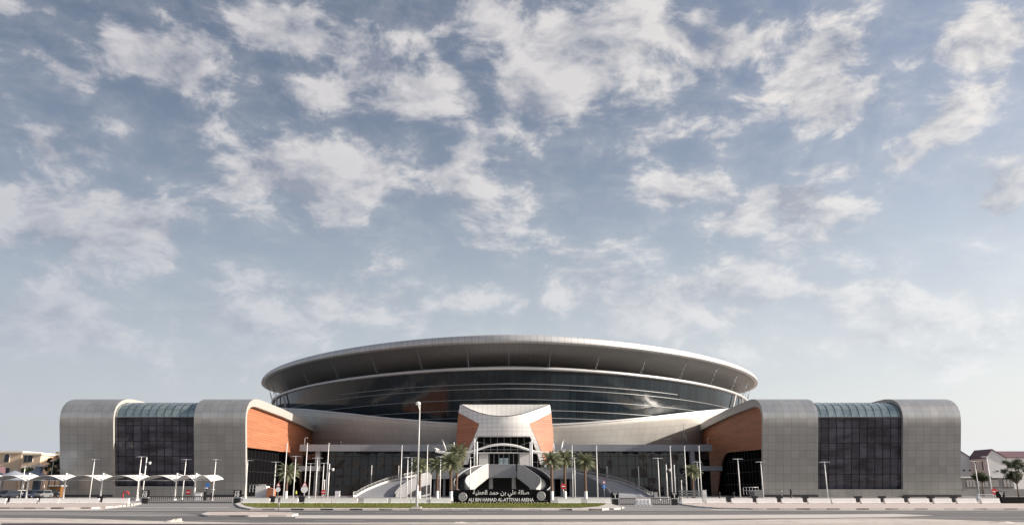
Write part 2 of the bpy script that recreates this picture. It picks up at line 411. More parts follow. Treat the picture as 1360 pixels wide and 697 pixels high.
# roof: lens-shaped disc with rounded lip, domed top, panelled soffit
RA, RB = 108.8, 122.4; DA, DB = 103.0, 113.2; ZR = 45.3; ZD = 37.9
NS = 240
phis = [2*math.pi*i/NS for i in range(NS+1)]
def kf(phi): return 1-.42*abs(math.sin(phi))**2.5
def rz(phi): return -0.6*math.sin(phi)**2
rows = []
for dr, dz in ((-1.6, -.45), (-.7, -.32), (-.12, -.12), (0, .05), (-.1, .8), (-.25, 1.6), (-.45, 1.95), (-1.2, 2.1)):
    rows.append([sell(RA+dr, RB+dr, p, ZR+dz*kf(p)+rz(p)) for p in phis])
roof = MB()
top = []
for t in (.96, .85, .65, .4, .15, .01):
    top.append([sell((RA-1.2)*t, (RB-1.2)*t, p, ZR+2.1*kf(p)+7*(1-t*t)+rz(p)*t) for p in phis])
roof.loft([rows[-1]]+top)
roof_o = roof.build('roof', 'roof_metal', arena)
f = MB().loft(rows); f.build('fascia', 'fascia', roof_o)
def zdr(p): return -1.1*math.sin(p)**2
s = MB()
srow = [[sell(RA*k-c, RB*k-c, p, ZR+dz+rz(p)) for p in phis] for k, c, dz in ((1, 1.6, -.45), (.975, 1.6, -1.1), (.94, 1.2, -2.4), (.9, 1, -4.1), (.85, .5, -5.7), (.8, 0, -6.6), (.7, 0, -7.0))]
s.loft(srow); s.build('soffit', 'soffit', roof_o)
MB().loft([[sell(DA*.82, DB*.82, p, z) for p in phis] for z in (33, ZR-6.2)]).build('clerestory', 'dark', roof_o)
MB().loft([[sell(DA*k, DB*k, p, ZD+.6) for p in phis] for k in (.82, .995)]).build('drum_ledge', 'soffit', roof_o)
# radial trusses between drum and soffit
for k in range(-10, 11):
    p = k*R(9.4)
    e0 = sell(DA+.6, DB+.6, p, ZD+.9+zdr(p)); e1 = sell(RA-4.0, RB-4.4, p, ZR-1.5+rz(p))
    e1 = sell(RA-3.0, RB-3.4, p+R(1.6)*(k/10 if k else 0)*2, ZR-1.0+rz(p))
    t = MB(); mid = (e0+e1)/2; low = e0+(e1-e0)*.22+Vector((0, 0, -.2))
    bot = lambda q: e0+(e1-e0)*q+Vector((0, 0, -1.25*math.sin(math.pi*min(1, q*1.2+.15))))
    t.tube(e0, e1+Vector((0, 0, -.1)), .09, .07, 5)
    inn_ = sell(DA-9, DB-10, p, ZR-4.2); t.tube(e0, inn_, .08, .07, 5)
    N = 6; pts = [bot(i/N) for i in range(N+1)]; pts[-1] = e1
    for i in range(N): t.tube(pts[i], pts[i+1], .07, .07, 5)
    for i in range(N):
        t.tube(e0+(e1-e0)*(i/N), pts[min(i+1, N)], .045, .045, 4)
        t.tube(e0+(e1-e0)*((i+1)/N), pts[min(i+1, N)], .07, .07, 4)
    t.build('truss', 'line', roof_o)

# drum
tiers_py = [509.5, 515.9, 529.7, 543.7, 553.7, 566]
def zfront(py, Y): return W(680, py, Y).z
zt = [ZD]+[zfront(py, YC-DB+1.0) for py in tiers_py]+[18.5]
def dr(z): return -3.2*(ZD-z)/(ZD-18)
fphis = [R(-100+200*i/150) for i in range(151)]
full = phis
prev = None; drum = None
levels = [zt[0], zt[1], zt[2], zt[3], zt[4], zt[5], zt[6], zt[7]]
g = MB()
g.loft([[sell(DA+dr(z), DB+dr(z), p, z+zdr(p)*(z/ZD)) for p in full] for z in levels], smooth=True)
drum = g.build('glass_drum', 'drum_glass', arena)
rg = MB()
prof = [(.0, .95), (.9, 1.0), (1.25, .7), (1.25, .25), (.85, .02), (.0, .0)]
rg.loft([[sell(DA+a, DB+a, p, ZD-.15+z+zdr(p)) for p in full] for a, z in prof])
rg.build('top_ring', 'ring', drum)
for i, z in enumerate(levels[1:7]):
    h = .16; a0 = dr(z)+.02
    lim = [1, .62, 1.0, 1, 1, 1][i] if False else 1
    ph = fphis if i != 0 else [R(-38+76*j/80) for j in range(81)]
    b = MB(); b.loft([[sell(DA+a0+a*.6, DB+a0+a*.6, p, z+q*.75+zdr(p)*(z/ZD)) for p in ph] for a, q in ((0, h), (.3, h), (.36, 0), (.3, -h), (0, -h))])
    b.build('transom', 'line', drum)
# slanted steel props at the two ends of the drum, outside the glass
for sgn in (-1, 1):
    for k in range(6):
        p = sgn*R(60+5.5*k)
        b = MB(); top_ = sell(DA+.8, DB+.8, p, ZD-.2+zdr(p)); bot_ = sell(DA-1.2, DB-1.2, p+sgn*R(3.2 if k % 2 else -3.2), 24)
        b.tube(bot_, top_, .35, .3, 6); b.build('prop', 'concrete', drum)

# pale panelled wall wrapping the foot of the drum
SA, SB, SY = 104.0, 125.0, 372.0
tp = [(352, 537), (378, 542.3), (405, 543.5), (430, 546), (465, 549.5), (500, 553.5), (540, 557.5), (575, 560.5), (605, 562), (640, 563.2), (671, 563.8),
      (705, 563.8), (735, 563.5), (775, 561.5), (820, 558), (860, 554), (900, 549.5), (935, 545.6), (967, 543), (990, 540)]
knots = [ELL(px, py, SA, SB, SY)[:2] for px, py in tp]
def ztop(p):
    if p <= knots[0][0]: return knots[0][1]
    for (a, za), (b, zb) in zip(knots[:-1], knots[1:]):
        if a <= p <= b: return za+(zb-za)*(p-a)/(b-a)
    return knots[-1][1]
sp = [knots[0][0]+(knots[-1][0]-knots[0][0])*i/120 for i in range(121)]
def smz(p): return sum(ztop(p+d) for d in (-.03, -.015, 0, .015, .03))/5
w = MB(); r_ = []
for t in (0, .15, .3, .5, .7, .85, 1):
    z0 = 12.6; r_.append([ell(SA-6*(1-t)**1.3, SB-6*(1-t)**1.3, p, z0+(smz(p)-z0)*t, SY) for p in sp])
r_.append([ell(SA-.9, SB-.9, p, smz(p)+.25, SY) for p in sp]); r_.append([ell(SA-6, SB-6, p, smz(p)-.5, SY) for p in sp])
w.loft(r_); lw = w.build('curved_wall', 'saddle', arena)
cp = MB(); cp.loft([[ell(SA+a, SB+a, p, smz(p)+z, SY) for p in sp] for a, z in ((.04, -.25), (.12, .05), (0, .22), (-.5, .3))]); cp.build('coping', 'ring', lw)

# ---- wings
PROF = [(210.7, 0), (210.0, 3), (209.1, 6.5), (207.9, 10.5), (206.7, 14.5), (205.8, 17.5), (205.45, 19.3), (205.5, 20.6), (206.1, 21.9), (207.3, 23.0), (209.0, 23.8), (211.2, 24.35), (214, 24.65), (218, 24.7),
        (240, 24.35), (265, 23.4), (291, 22.0)]
def offset(prof, d):
    out = []
    for i, (y, z) in enumerate(prof):
        a = prof[max(0, i-1)]; b = prof[min(len(prof)-1, i+1)]
        ty, tz = b[0]-a[0], b[1]-a[1]; L = math.hypot(ty, tz); ny, nz = tz/L, -ty/L
        dd = d if not callable(d) else d(i)
        out.append((y+ny*dd, z+nz*dd))
    out[0] = (out[0][0], 0); return out
def band(i): return 1.15 if i < 7 else 1.15+min(1.0, (i-7)*.18)
INN = offset(PROF, band)
def uvl(poly):
    L = [0]
    for a, b in zip(poly[:-1], poly[1:]): L.append(L[-1]+math.dist(a, b))
    return L
def skin(prof, x0, x1, i0=0, i1=None):
    pr = prof[i0:i1]; L = uvl(prof)[i0:i1]; m = MB(); n = len(pr)
    vs = [(x0, y, z) for y, z in pr]+[(x1, y, z) for y, z in pr]
    fs = [(i, n+i, n+i+1, i+1) for i in range(n-1)]
    uv = [[(x0, L[i]), (x1, L[i]), (x1, L[i+1]), (x0, L[i+1])] for i in range(n-1)]
    return m.add(vs, fs, uv, True)
def ringcap(m, x):                                    # the cut end of the shell
    n = len(PROF); vs = [(x, y, z) for y, z in PROF]+[(x, y, z) for y, z in INN]
    m.add(vs, [(i, i+1, n+i+1, n+i) for i in range(n-1)])
def wing(xo, b0, b1, xi, sgn, sill, blk):
    """xo outer end, b0-b1 glazed bay, xi inner end; sgn = +1 when the inner end faces +x"""
    root = None
    for k, (xa, xb) in enumerate(((xo, b0), (b1, xi))):
        m = skin(PROF, xa, xb)
        sh = m.build('wing_shell', 'shell', arena, fix=False)
        e = MB(); ringcap(e, xa); ringcap(e, xb)
        inn = [(xa, y, z) for y, z in INN]; inn2 = [(xb, y, z) for y, z in INN]
        e.loft([inn, inn2], smooth=True)
        e.build('end_frame', 'shell_end', sh, fix=False)
        if k == 0:                                    # closed outer gable
            o = MB(); poly = [(y, z) for y, z in INN]+[(291, 0)]
            o.add([(xa+sgn*.5, y, z) for y, z in poly], [list(range(len(poly)))]); o.build('gable_wall', 'shell', sh, fix=False)
        # dark plinth strip
        MB().box2((min(xa, xb)+.05, 210.35, 0), (max(xa, xb)-.05, 210.6, .5)).build('plinth', 'dark', sh, fix=False)
    B = offset(PROF, .95)
    x0, x1 = min(b0, b1), max(b0, b1)
    L = [p for p in B]
    # sill block below the glass
    sb = MB(); sb.prism([(210.7, 0), (210.15, sill), (212.9, sill), (212.9, 0)], 0, x0, x1); sb.build('sill_wall', 'shell', sh, fix=False)
    zsplit = 20.0
    lo = [(B[0][0], sill)]+[p for p in B[1:] if sill < p[1] < zsplit and p[0] < 215]
    n_lo = len(lo); hi = [lo[-1]]+[p for p in B if p[1] >= zsplit and p[0] < 219 or False]
    hi = [lo[-1]]+[p for i, p in enumerate(B) if i >= 7 and p[0] <= 219.5]
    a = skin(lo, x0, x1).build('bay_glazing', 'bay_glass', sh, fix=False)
    c = skin(hi, x0, x1).build('curved_rooflight', 'teal_glass', sh, fix=False)
    rest = [hi[-1]]+[p for p in B if p[0] > 219.5]
    skin(rest, x0, x1).build('bay_roof', 'roof_metal', sh, fix=False)
    # mullions proud of the glass
    m = MB(); n = 11
    xs_ = [k*1.95 for k in range(math.ceil((x0+.4)/1.95), int(math.floor((x1-.4)/1.95))+1)]+[x0+.06, x1-.06]
    for x in xs_:
        pts = [(y-.06, z) for y, z in lo+hi[1:]]
        for p, q in zip(pts[:-1], pts[1:]): m.tube((x, p[0], p[1]), (x, q[0], q[1]),   .06, .06, 4, caps=False)
    m.build('mullions', 'black', a, fix=False)
    tr = MB(); tr.tube((x0, lo[-1][0]-.1, lo[-1][1]), (x1, lo[-1][0]-.1, lo[-1][1]), .16, .16, 6)
    tr.build('transom', 'line', a, fix=False)
    # orange end wall, recessed behind the shell's rim
    XW = xi-sgn*1.3
    edge = [PXP(px, py, XW) for px, py in blk]        # lower edge of the orange, from the front to the ground
    zs = edge[0][1]
    front = [(y+.05, z) for y, z in INN if z > zs and y < 291]
    # point of the inner profile at z = zs
    for (ya, za), (yb, zb) in zip(INN[:-1], INN[1:]):
        if za <= zs <= zb: y0 = ya+(yb-ya)*(zs-za)/(zb-za)+.05; break
    poly = [(y0, zs)]+front+[(291, INN[-1][1]), (291, 0)]
    yg = edge[-1][0]
    poly += [(yg+.4, 0)]+[p for p in edge[::-1][:-1]]
    t = .35
    ow = MB().prism(poly, 0, XW, XW-sgn*t); o = ow.build('orange_wall', 'orange', sh, fix=True)
    lp = [(y0-1.0, 0), (y0-.2, zs+1.5), (yg+2, zs+1.5), (yg+2, 0)]
    for (y, z) in INN:
        pass
    lg = MB().prism([(INN[0][0]+.1, 0), (y0+.1, zs+.8), (yg+3, zs+.8), (yg+3, 0)], 0, XW-sgn*1.2, XW-sgn*1.4); lgo = lg.build('lobby_glazing', 'lobby_dark', sh, fix=False)
    m = MB(); xm_ = XW-sgn*1.1
    yy = INN[0][0]+2
    while yy < yg+2: m.box2((xm_-.05, yy-.06, 0), (xm_+.05, yy+.06, zs+.7)); yy += 3.2
    for zz in (3.2, 6.4, 9.6):
        if zz < zs: m.box2((xm_-.04, INN[0][0]+.2, zz-.05), (xm_+.04, yg+2, zz+.05))
    m.build('mullions', 'mull', lgo, fix=False)
    return sh
def sx(px, py=560, Y=205.5): return W(px, py, Y).x
wing(sx(78.6), sx(150), sx(257), sx(325.7), 1, 2.6, [(331, 594.3), (345, 595.8), (362, 597.6), (379, 600), (383, 603), (387, 609), (391, 615), (394, 622), (397, 632), (399, 645), (400, 656)])
wing(sx(1276.8), sx(1200), sx(1087), sx(1013.8), -1, 1.9, [(1009, 597), (990, 598.3), (968, 600.3), (964, 602), (961, 607), (958.5, 615), (956.5, 625), (955, 638), (953.5, 650), (953, 657)])

# ---- podium front with its grey canopy
PY = 246.0
def podium(px0, px1, pxc, sgn):
    x0, x1 = W(px0, 594, PY).x, W(px1, 594, PY).x
    a, b = min(x0, x1), max(x0, x1)
    zt_, zb = W(680, 589.8, PY).z, W(680, 598.8, PY).z
    can = MB().box2((a, PY, zb), (b, 262, zt_)).build('canopy', 'grey_clad', arena, fix=False)
    xc = W(pxc, 620, PY).x
    MB().box2((xc-.65, PY+.3, 0), (xc+.65, PY+2.5, zb-.003)).build('canopy_pier', 'grey_clad', can, fix=False)
    gl = MB(); gl.add([(a, PY+5, 0), (b, PY+5, 0), (b, PY+5, zb), (a, PY+5, zb)], [(0, 1, 2, 3)]); g_ = gl.build('front_glazing', 'podium_glass', can, fix=False)
    m = MB(); n = int((b-a)/2.4)
    for i in range(n+1):
        x = a+(b-a)*i/n; m.box2((x-.06, PY+4.8, 0), (x+.06, PY+4.98, zb-.004))
    for z in (2.9, 5.8, 8.7, 11.4): m.box2((a, PY+4.85, z-.06), (b, PY+4.97, z+.06))
    m.build('mullions', 'black', g_, fix=False)
    # low link canopy into the wing lobby
    xl0, xl1 = (W(397, 621, 243).x, W(421, 621, 243).x) if sgn < 0 else (W(921, 624, 243).x, W(959, 624, 243).x)
    MB().box2((xl0, 242.5, W(680, 624.8, 243).z), (xl1, 250, W(680, 618.5, 243).z)).build('link_canopy', 'grey_clad', can, fix=False)
    return can
podium(398, 607, 420.5, -1); podium(735, 946, 921, 1)

# ---- entrance portal
def P(px, py, Y): return W(px, py, Y)
T = [(611.3, 536.6, 245), (617, 539.6, 243.6), (625, 543.4, 242), (636, 547.8, 240.2), (650, 551.2, 238.7), (664, 552.4, 238.2), (678, 552, 238.2), (692, 549.8, 238.9), (704, 546.4, 240.4), (714, 543, 242), (724, 539.4, 243.8), (730, 537, 245)]
Bm = [(608.8, 547.6, 245.2), (617, 552, 243.6), (626, 556.8, 241.8), (636.6, 562.6, 239.8), (650, 562.6, 238.7), (664, 562.6, 238.2), (678, 562.6, 238.2), (692, 562.6, 238.9), (703, 562.4, 239.8), (714, 557, 241.9), (724, 551.8, 243.8), (732.2, 547.8, 245.2)]
tv = [P(*q) for q in T]; bv = [P(*q) for q in Bm]
def vint(a, b, n): return [[p+(q-p)*k/n for p, q in zip(a, b)] for k in range(n+1)]
m = MB()
def addrows(rows):
    n = len(rows[0]); vs = [p for r in rows for p in r]; fs = []; uv = []
    for k in range(len(rows)-1):
        for i in range(n-1):
            f = (k*n+i, k*n+i+1, (k+1)*n+i+1, (k+1)*n+i); fs.append(f); uv.append([(vs[j].x, vs[j].z) for j in f])
    m.add(vs, fs, uv, True)
addrows(vint(tv, bv, 3))
midt = bv[3:9]; midb = [P(635, 579, 240.0)]+[P(px, 579, Y) for px, Y in ((650, 239.2), (664, 238.9), (678, 238.9), (692, 239.3))]+[P(703.8, 579, 240.0)]
addrows(vint(midt, midb, 3))
LO = [(636.6, 562.6, 239.8), (632.5, 573.5, 240.2), (627, 586, 240.8), (620.5, 600, 241.4), (615, 616.5, 242)]
LI = [(636.6, 563.5, 239.8), (635, 579, 240.0), (630, 588, 240.6), (625.6, 600, 241.2), (621, 616.5, 241.8)]
RO = [(703, 562.6, 239.8), (707.8, 573.5, 240.2), (713.5, 586, 240.8), (718.6, 600, 241.4), (724, 616.5, 242)]
RI = [(703, 563.5, 239.8), (703.8, 579, 240.0), (708.5, 588, 240.6), (713.0, 600, 241.2), (718.0, 616.5, 241.8)]
addrows([[P(*a), P(*b)] for a, b in zip(LO, LI)]); addrows([[P(*b), P(*a)] for a, b in zip(RO, RI)])
portal = m.build('entrance_portal', 'white_panel', arena, fix=False)
# reveal of the opening, ceiling and inner jambs
m = MB()
def deepen(pts, d): return [p+Vector((0, d, 0)) for p in pts]
io = [P(*q) for q in LI[::-1]][:-1]+midb[1:-1]+[P(*q) for q in RI][1:]
m.loft([io, deepen(io, 5)], smooth=False); m.build('reveal', 'white_wall', portal, fix=False)
# steep hollow roof panel behind the curved front edge
bk = [P(a[0]+(671-a[0])*.0, 536.9 if 1 < i < 10 else 536.7, 252) for i, a in enumerate(T)]
m = MB(); m.loft([tv, [p+(q-p)*.33+Vector((0, 0, -.25)) for p, q in zip(tv, bk)], [p+(q-p)*.66+Vector((0, 0, -.2)) for p, q in zip(tv, bk)], bk], smooth=True)
m.build('hollow_roof', 'white_panel', portal, fix=False)
fr = MB(); fr.path([p+Vector((0, -.02, .03)) for p in tv], .1, 6); fr.build('roof_edge', 'black', portal, fix=False)
# side cheeks and body
m = MB(); xl, xr = P(609, 560, 246).x, P(732.5, 560, 246).x
zt2 = min(tv[0].z, bk[0].z)
m.box2((xl+.25, 246, 6), (xl+.9, 262, tv[0].z-.2)); m.box2((xr-.9, 246, 6), (xr-.25, 262, tv[-1].z-.2)); m.box2((xl+.9, 252.1, tv[5].z-1), (xr-.9, 262, tv[0].z-.3))
m.build('side_wall', 'white_wall', portal, fix=False)
ins = [(636.3, 562.8, 240.1), (632.3, 573.7, 240.6), (626.7, 586, 241.2), (620.2, 600, 241.8), (614.6, 616.5, 242.4)]
ous = [(608.8, 547.8, 245.6), (607.2, 566, 245.8), (606.3, 582, 246.0), (606, 598, 246.2), (606, 616.5, 246.5)]
inr_ = [(703.3, 562.8, 240.1), (708.3, 573.7, 240.6), (714, 586, 241.2), (719.2, 600, 241.8), (724.6, 616.5, 242.4)]
our_ = [(732.2, 548, 245.6), (733.8, 566, 245.8), (735, 582, 246.0), (735.5, 598, 246.2), (736, 616.5, 246.5)]
for I_, O_ in ((ins, ous), (inr_, our_)):
    a_ = [P(*q) for q in I_]; b_ = [P(*q) for q in O_]; m = MB()
    rows = [[p+(q-p)*t for p, q in zip(a_, b_)] for t in (0, .5, 1)]
    n = 5; vs = [p for r in rows for p in r]; fs = []; uv = []
    for k in range(2):
        for i in range(n-1):
            f_ = (k*n+i, k*n+i+1, (k+1)*n+i+1, (k+1)*n+i); fs.append(f_); uv.append([(vs[j].x+vs[j].y*.7, vs[j].z) for j in f_])
    m.add(vs, fs, uv, True)
    m.loft([b_, deepen(b_, 1.4)], smooth=False)
    m.build('orange_panel', 'orange', portal, fix=False)
# recessed glass wall and doors
yg = 246.5
m = MB(); a, b = P(616, 600, yg).x, P(723, 600, yg).x; z0, z1 = 6.2, P(670, 578, yg).z
m.add([(a, yg, z0), (b, yg, z0), (b, yg, z1), (a, yg, z1)], [(0, 1, 2, 3)]); gw = m.build('portal_glazing', 'lobby_glass', portal, fix=False)
m = MB()
for i in range(13):
    x = a+(b-a)*i/12; m.box2((x-.06, yg-.15, z0), (x+.06, yg-.01, z1))
for z in (z0+3.4, z0+7): m.box2((a, yg-.16, z-.07), (b, yg-.02, z+.07))
m.build('mullions', 'steel', gw, fix=False)
# lobby box under the arch
yv = 240.5; zr = P(670, 600.3, yv).z
def px_x(px): return W(px, 608, yv).x
vest = MB().box2((px_x(634), yv, zr-.35), (px_x(704), yg-.2, zr)).build('porch_roof', 'stair_grey', portal, fix=False)
MB().box2((px_x(636), yv+.4, 6.2), (px_x(648.5), yv+.9, zr-.354)).build('porch_wall', 'white_wall', vest, fix=False)
MB().box2((px_x(690), yv+.4, 6.2), (px_x(703), yv+.9, zr-.354)).build('porch_wall', 'white_wall', vest, fix=False)
MB().box2((px_x(648.6), yv+.6, 6.2), (px_x(689.9), yv+.7, zr-.356)).build('porch_glazing', 'lobby_glass', vest, fix=False)
m = MB()
for px in (650, 656, 662.5, 669, 676, 682, 688.5): m.box2((px_x(px)-.06, yv+.45, 6.2), (px_x(px)+.06, yv+.595, zr-.358))
m.build('mullions', 'steel', vest, fix=False)
for px in (663.2, 669.7):
    MB().box2((px_x(px), yv+.5, 6.3), (px_x(px)+1.15, yv+.58, zr-1.6)).build('door', 'teal_glass', vest, fix=False)

# ---- raised forecourt deck, stairs and ramps
def mir(px): return 1336-px
DZ = 6.2
m = MB(); dx0, dx1 = W(571, 630, 226).x, W(765, 630, 226).x
m.box2((dx0, 226, DZ-1.0), (dx1, 250.8, DZ)); deck = m.build('forecourt_deck', 'concrete', None, origin=((dx0+dx1)/2, 238, 0), fix=False)
tag(deck, 'raised grey forecourt deck in front of the entrance portal', 'deck')
zp0, zp1 = W(680, 635.5, 226).z, W(680, 620.5, 226).z
def parapet_strip(a, b, y, name='parapet'):
    x0, x1 = W(a, 628, y).x, W(b, 628, y).x
    MB().box2((x0, y-.25, zp0), (x1, y-.003, zp1)).build(name, 'stair_grey', deck, fix=False)
parapet_strip(571, 648, 226); parapet_strip(687, 765, 226)
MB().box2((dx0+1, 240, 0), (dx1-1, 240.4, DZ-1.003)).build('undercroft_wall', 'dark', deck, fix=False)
for px in (577, 590, 601, 735, 746, 758):
    MB().tube((W(px, 645, 228).x, 228, 0), (W(px, 645, 228).x, 228, DZ-1.003), .35, .35, 10, caps=False).build('column', 'concrete', deck)

stairs = empty('grand_staircase', (W(667, 650, 212).x, 212, 0), 'pale double staircase curving down from the landing before the portal, above the black name wall', 'staircase')
lx0, lx1 = W(649, 625, 219).x, W(685.3, 625, 219).x
zl0, zl1 = W(680, 634, 219).z, W(680, 616.4, 219).z
MB().box2((lx0, 219, zl0), (lx1, 219.3, zl1)).build('landing_parapet', 'stair_grey', stairs, fix=False)
MB().box2((lx0, 218.94, zl1-.12), (lx1, 219.38, zl1+.04)).build('handrail', 'ring', stairs, fix=False)
MB().box2((lx0-.2, 219.304, zl0+.6), (lx1+.2, 225.7, zl0+1.7)).build('landing', 'concrete', stairs, fix=False)
for px in (652, 682.5):
    x = W(px, 640, 221).x; MB().tube((x, 221, 0), (x, 221, zl0+.6), .55, .55, 14, caps=False).build('column', 'concrete', stairs)
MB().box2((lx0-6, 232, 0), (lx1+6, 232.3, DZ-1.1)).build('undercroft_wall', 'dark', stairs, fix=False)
def spl(pts, n=26):                                   # Catmull-Rom
    out = []; P_ = [pts[0]]+pts+[pts[-1]]; seg = len(pts)-1
    for k in range(n+1):
        t = k/n*seg; i = min(int(t), seg-1); u = t-i; a, b, c, d = P_[i], P_[i+1], P_[i+2], P_[i+3]
        out.append(tuple(.5*((2*b[j])+(-a[j]+c[j])*u+(2*a[j]-5*b[j]+4*c[j]-d[j])*u*u+(-a[j]+3*b[j]-3*c[j]+d[j])*u**3) for j in range(len(a))))
    return out
# (px, Y, py of the top edge, py of the bottom edge)
IN = [(649, 219, 616.4, 634), (641, 217.3, 619.6, 640.5), (633, 215, 624.6, 647), (626, 212, 629.5, 655), (620.5, 208.5, 634, 664), (618.6, 205, 639, 664), (620.5, 202, 644, 664), (625, 199.5, 649.5, 664)]
OUT = [(646, 225.6, 617.5), (636, 224.5, 618.4), (625, 222.5, 621), (613.5, 218.5, 627), (605.5, 213, 634), (602, 207.5, 640.5), (604.5, 202.5, 647), (610, 199.2, 652)]
for side in (0, 1):
    fx = (lambda p: p) if side == 0 else mir
    inn = spl(IN); out = spl(OUT)
    it = [W(fx(p[0]), p[2], p[1]) for p in inn]; ib = []
    for p in inn:
        q = W(fx(p[0]), p[3], p[1]); q.z = max(0, q.z); ib.append(q)
    ot = [W(fx(p[0]), p[2], p[1]) for p in out]
    def th(pts, d):                                   # shift sideways
        r = []
        for i, p in enumerate(pts):
            a = pts[max(0, i-1)]; b = pts[min(len(pts)-1, i+1)]; t = (b-a); t.z = 0; t.normalize(); r.append(p+Vector((-t.y, t.x, 0))*d)
        return r
    d = .28 if side == 0 else -.28
    it2, ib2 = th(it, -d), th(ib, -d)
    MB().loft([ib, it, it2, ib2], smooth=False).build('stringer_wall', 'stringer', stairs)
    ob = [Vector((p.x, p.y, max(0, p.z-2.0))) for p in ot]
    ot2, ob2 = th(ot, d), th(ob, d)
    MB().loft([ob, ot, ot2, ob2], smooth=False).build('outer_parapet', 'dark_stone', stairs)
    for pts, dd in ((it, -d), (ot, d)):
        MB().path([(a+b)/2+Vector((0, 0, .1)) for a, b in zip(pts, th(pts, dd))], .13, 6).build('handrail', 'ring', stairs, fix=False)
    n = 26; m = MB()
    for i in range(n):
        A, B, C, D = it2[i], it2[i+1], ot[i+1], ot[i]
        z = max(.1, (it2[i].z+ot[i].z)/2-1.15); z2 = max(.0, (it2[i+1].z+ot[i+1].z)/2-1.15)
        q = [Vector((v.x, v.y, z)) for v in (A, B, C, D)]; r2 = [Vector((B.x, B.y, z2)), Vector((C.x, C.y, z2))]
        m.add(q+r2, [(0, 1, 2, 3), (1, 4, 5, 2)])
    m.build('steps', 'dark_stone', stairs, fix=False)

def ramp(side):
    fx = (lambda p: p) if side else mir
    o = empty('vehicle_ramp', (W(fx(815), 650, 215).x, 215, 0), ['curved vehicle ramp rising left of the entrance, its far parapet lit by the sun', 'curved vehicle ramp with grey inner wall rising to the deck behind gate 1'][side], 'ramp')
    I = [(764, 226, 627.5), (774, 224.5, 630), (784, 222, 634), (793, 218, 638.8), (802, 213, 644.5), (808, 208, 650), (812, 203, 655)]
    O = [(760, 240, 622), (772, 239.5, 623.8), (787, 238, 626.5), (803, 235, 629.6), (820, 230.5, 633.6), (838, 223, 640), (854, 213.5, 647), (864, 205, 653.5), (867, 200, 657)]
    ii = [W(fx(p[0]), p[2], p[1]) for p in spl(I)]; oo = [W(fx(p[0]), p[2], p[1]) for p in spl(O)]
    zs = [DZ*(1-k/26)**1.05 for k in range(27)]
    for k in range(27):
        pass
    s = MB()
    inr = [Vector((p.x, p.y, max(.02, p.z-1.0))) for p in ii]; outr = [Vector((p.x, p.y, max(.02, p.z-1.3))) for p in oo]
    s.loft([inr, [(a*2+b)/3 for a, b in zip(inr, outr)], [(a+b*2)/3 for a, b in zip(inr, outr)], outr]); s.build('road_deck', 'asphalt_ramp', o, fix=False)
    sg = 1 if side else -1
    def rib(pts, zlo, off, name, mat):
        a = [Vector((p.x, p.y, 0 if zlo is None else max(0, p.z-zlo))) for p in pts]
        n = len(pts); q = []
        for i, p in enumerate(pts):
            u = pts[min(n-1, i+1)]-pts[max(0, i-1)]; u.z = 0; u.normalize(); q.append(p+Vector((-u.y, u.x, 0))*off)
        aq = [Vector((p.x, p.y, c.z)) for p, c in zip(q, a)]
        MB().loft([a, pts, q, aq], smooth=False).build(name, mat, o)
    rib(ii, None, -.3*sg, 'inner_wall', 'stair_grey')
    op = [p-Vector((0, 0, .75)) for p in oo]
    for p in op: p.z = max(p.z, .55)
    rib(op, 1.9, .3*sg, 'outer_parapet', 'concrete')
    MB().path([p+Vector((0, 0, .1)) for p in ii], .1, 5).build('coping', 'ring', o, fix=False)
    r = MB(); rr = [Vector((p.x, p.y, q.z+.72)) for p, q in zip(oo, op)]; r.path(rr, .07, 5); r.path([p-Vector((0, 0, .3)) for p in rr], .04, 4)
    for p, q in zip(rr, op): r.tube(q, p, .05, .05, 4)
    r.build('railing', 'ring', o, fix=False)
M['asphalt_ramp'] = asphalt('ramp_paving', (.26, .27, .29), (.42, .42, .43), .4)
ramp(0); ramp(1)

# arched entrance canopy hung from masts
ca = empty('entrance_canopy', (W(668, 617, 229).x, 229, DZ), 'slender white arched canopy hung from masts over the main entrance', 'canopy')
arch = [(612, 601), (622, 599.5), (634, 596.2), (647, 592), (658, 590), (667.5, 589.4), (677, 590), (688, 592), (701, 596.2), (712, 599.3), (722, 600.6), (737, 601), (757, 598)]
arch = [(578, 598), (594, 601)]+arch
ap = [W(px, py, 229) for px, py in spl([(float(a), float(b)) for a, b in arch], 60)]
th_ = .42
MB().loft([ap, [p+Vector((0, 5, .5)) for p in ap], [p+Vector((0, 5, .5-th_)) for p in ap], [p+Vector((0, 0, -th_)) for p in ap], ap], smooth=False).build('arched_roof', 'white_metal', ca, fix=False)
ch = [W(622, 601.5, 229.3), W(650, 600.8, 229.3), W(685, 600.8, 229.3), W(722, 601.8, 229.3)]
MB().path(ch, .1, 5).build('tie_rod', 'white_metal', ca, fix=False)
for px, top in ((630, 582.5), (633.3, 586), (704.2, 586.5), (706.3, 584)):
    b_ = W(px, 617, 228); MB().tube((b_.x, 228, 0 if px == 704.2 else DZ), (b_.x, 228, W(px, top, 228).z), .26, .2, 10).build('mast', 'white_metal', ca)
for q0, q1 in (((587.5, 583.7), (593, 599)), ((574.8, 593.7), (592, 600.5)), ((603, 586.5), (603.5, 600)), ((748.3, 583.5), (744.6, 598.5)), ((735.2, 587.5), (735.5, 601)), ((761, 600), (745, 596))):
    a, b = W(*q0, 229.5), W(*q1, 229.5); c = (a+b)/2
    MB().tube(a, c, .08, .21, 8).tube(c, b, .21, .08, 8).build('strut', 'white_metal', ca)
cab = MB()
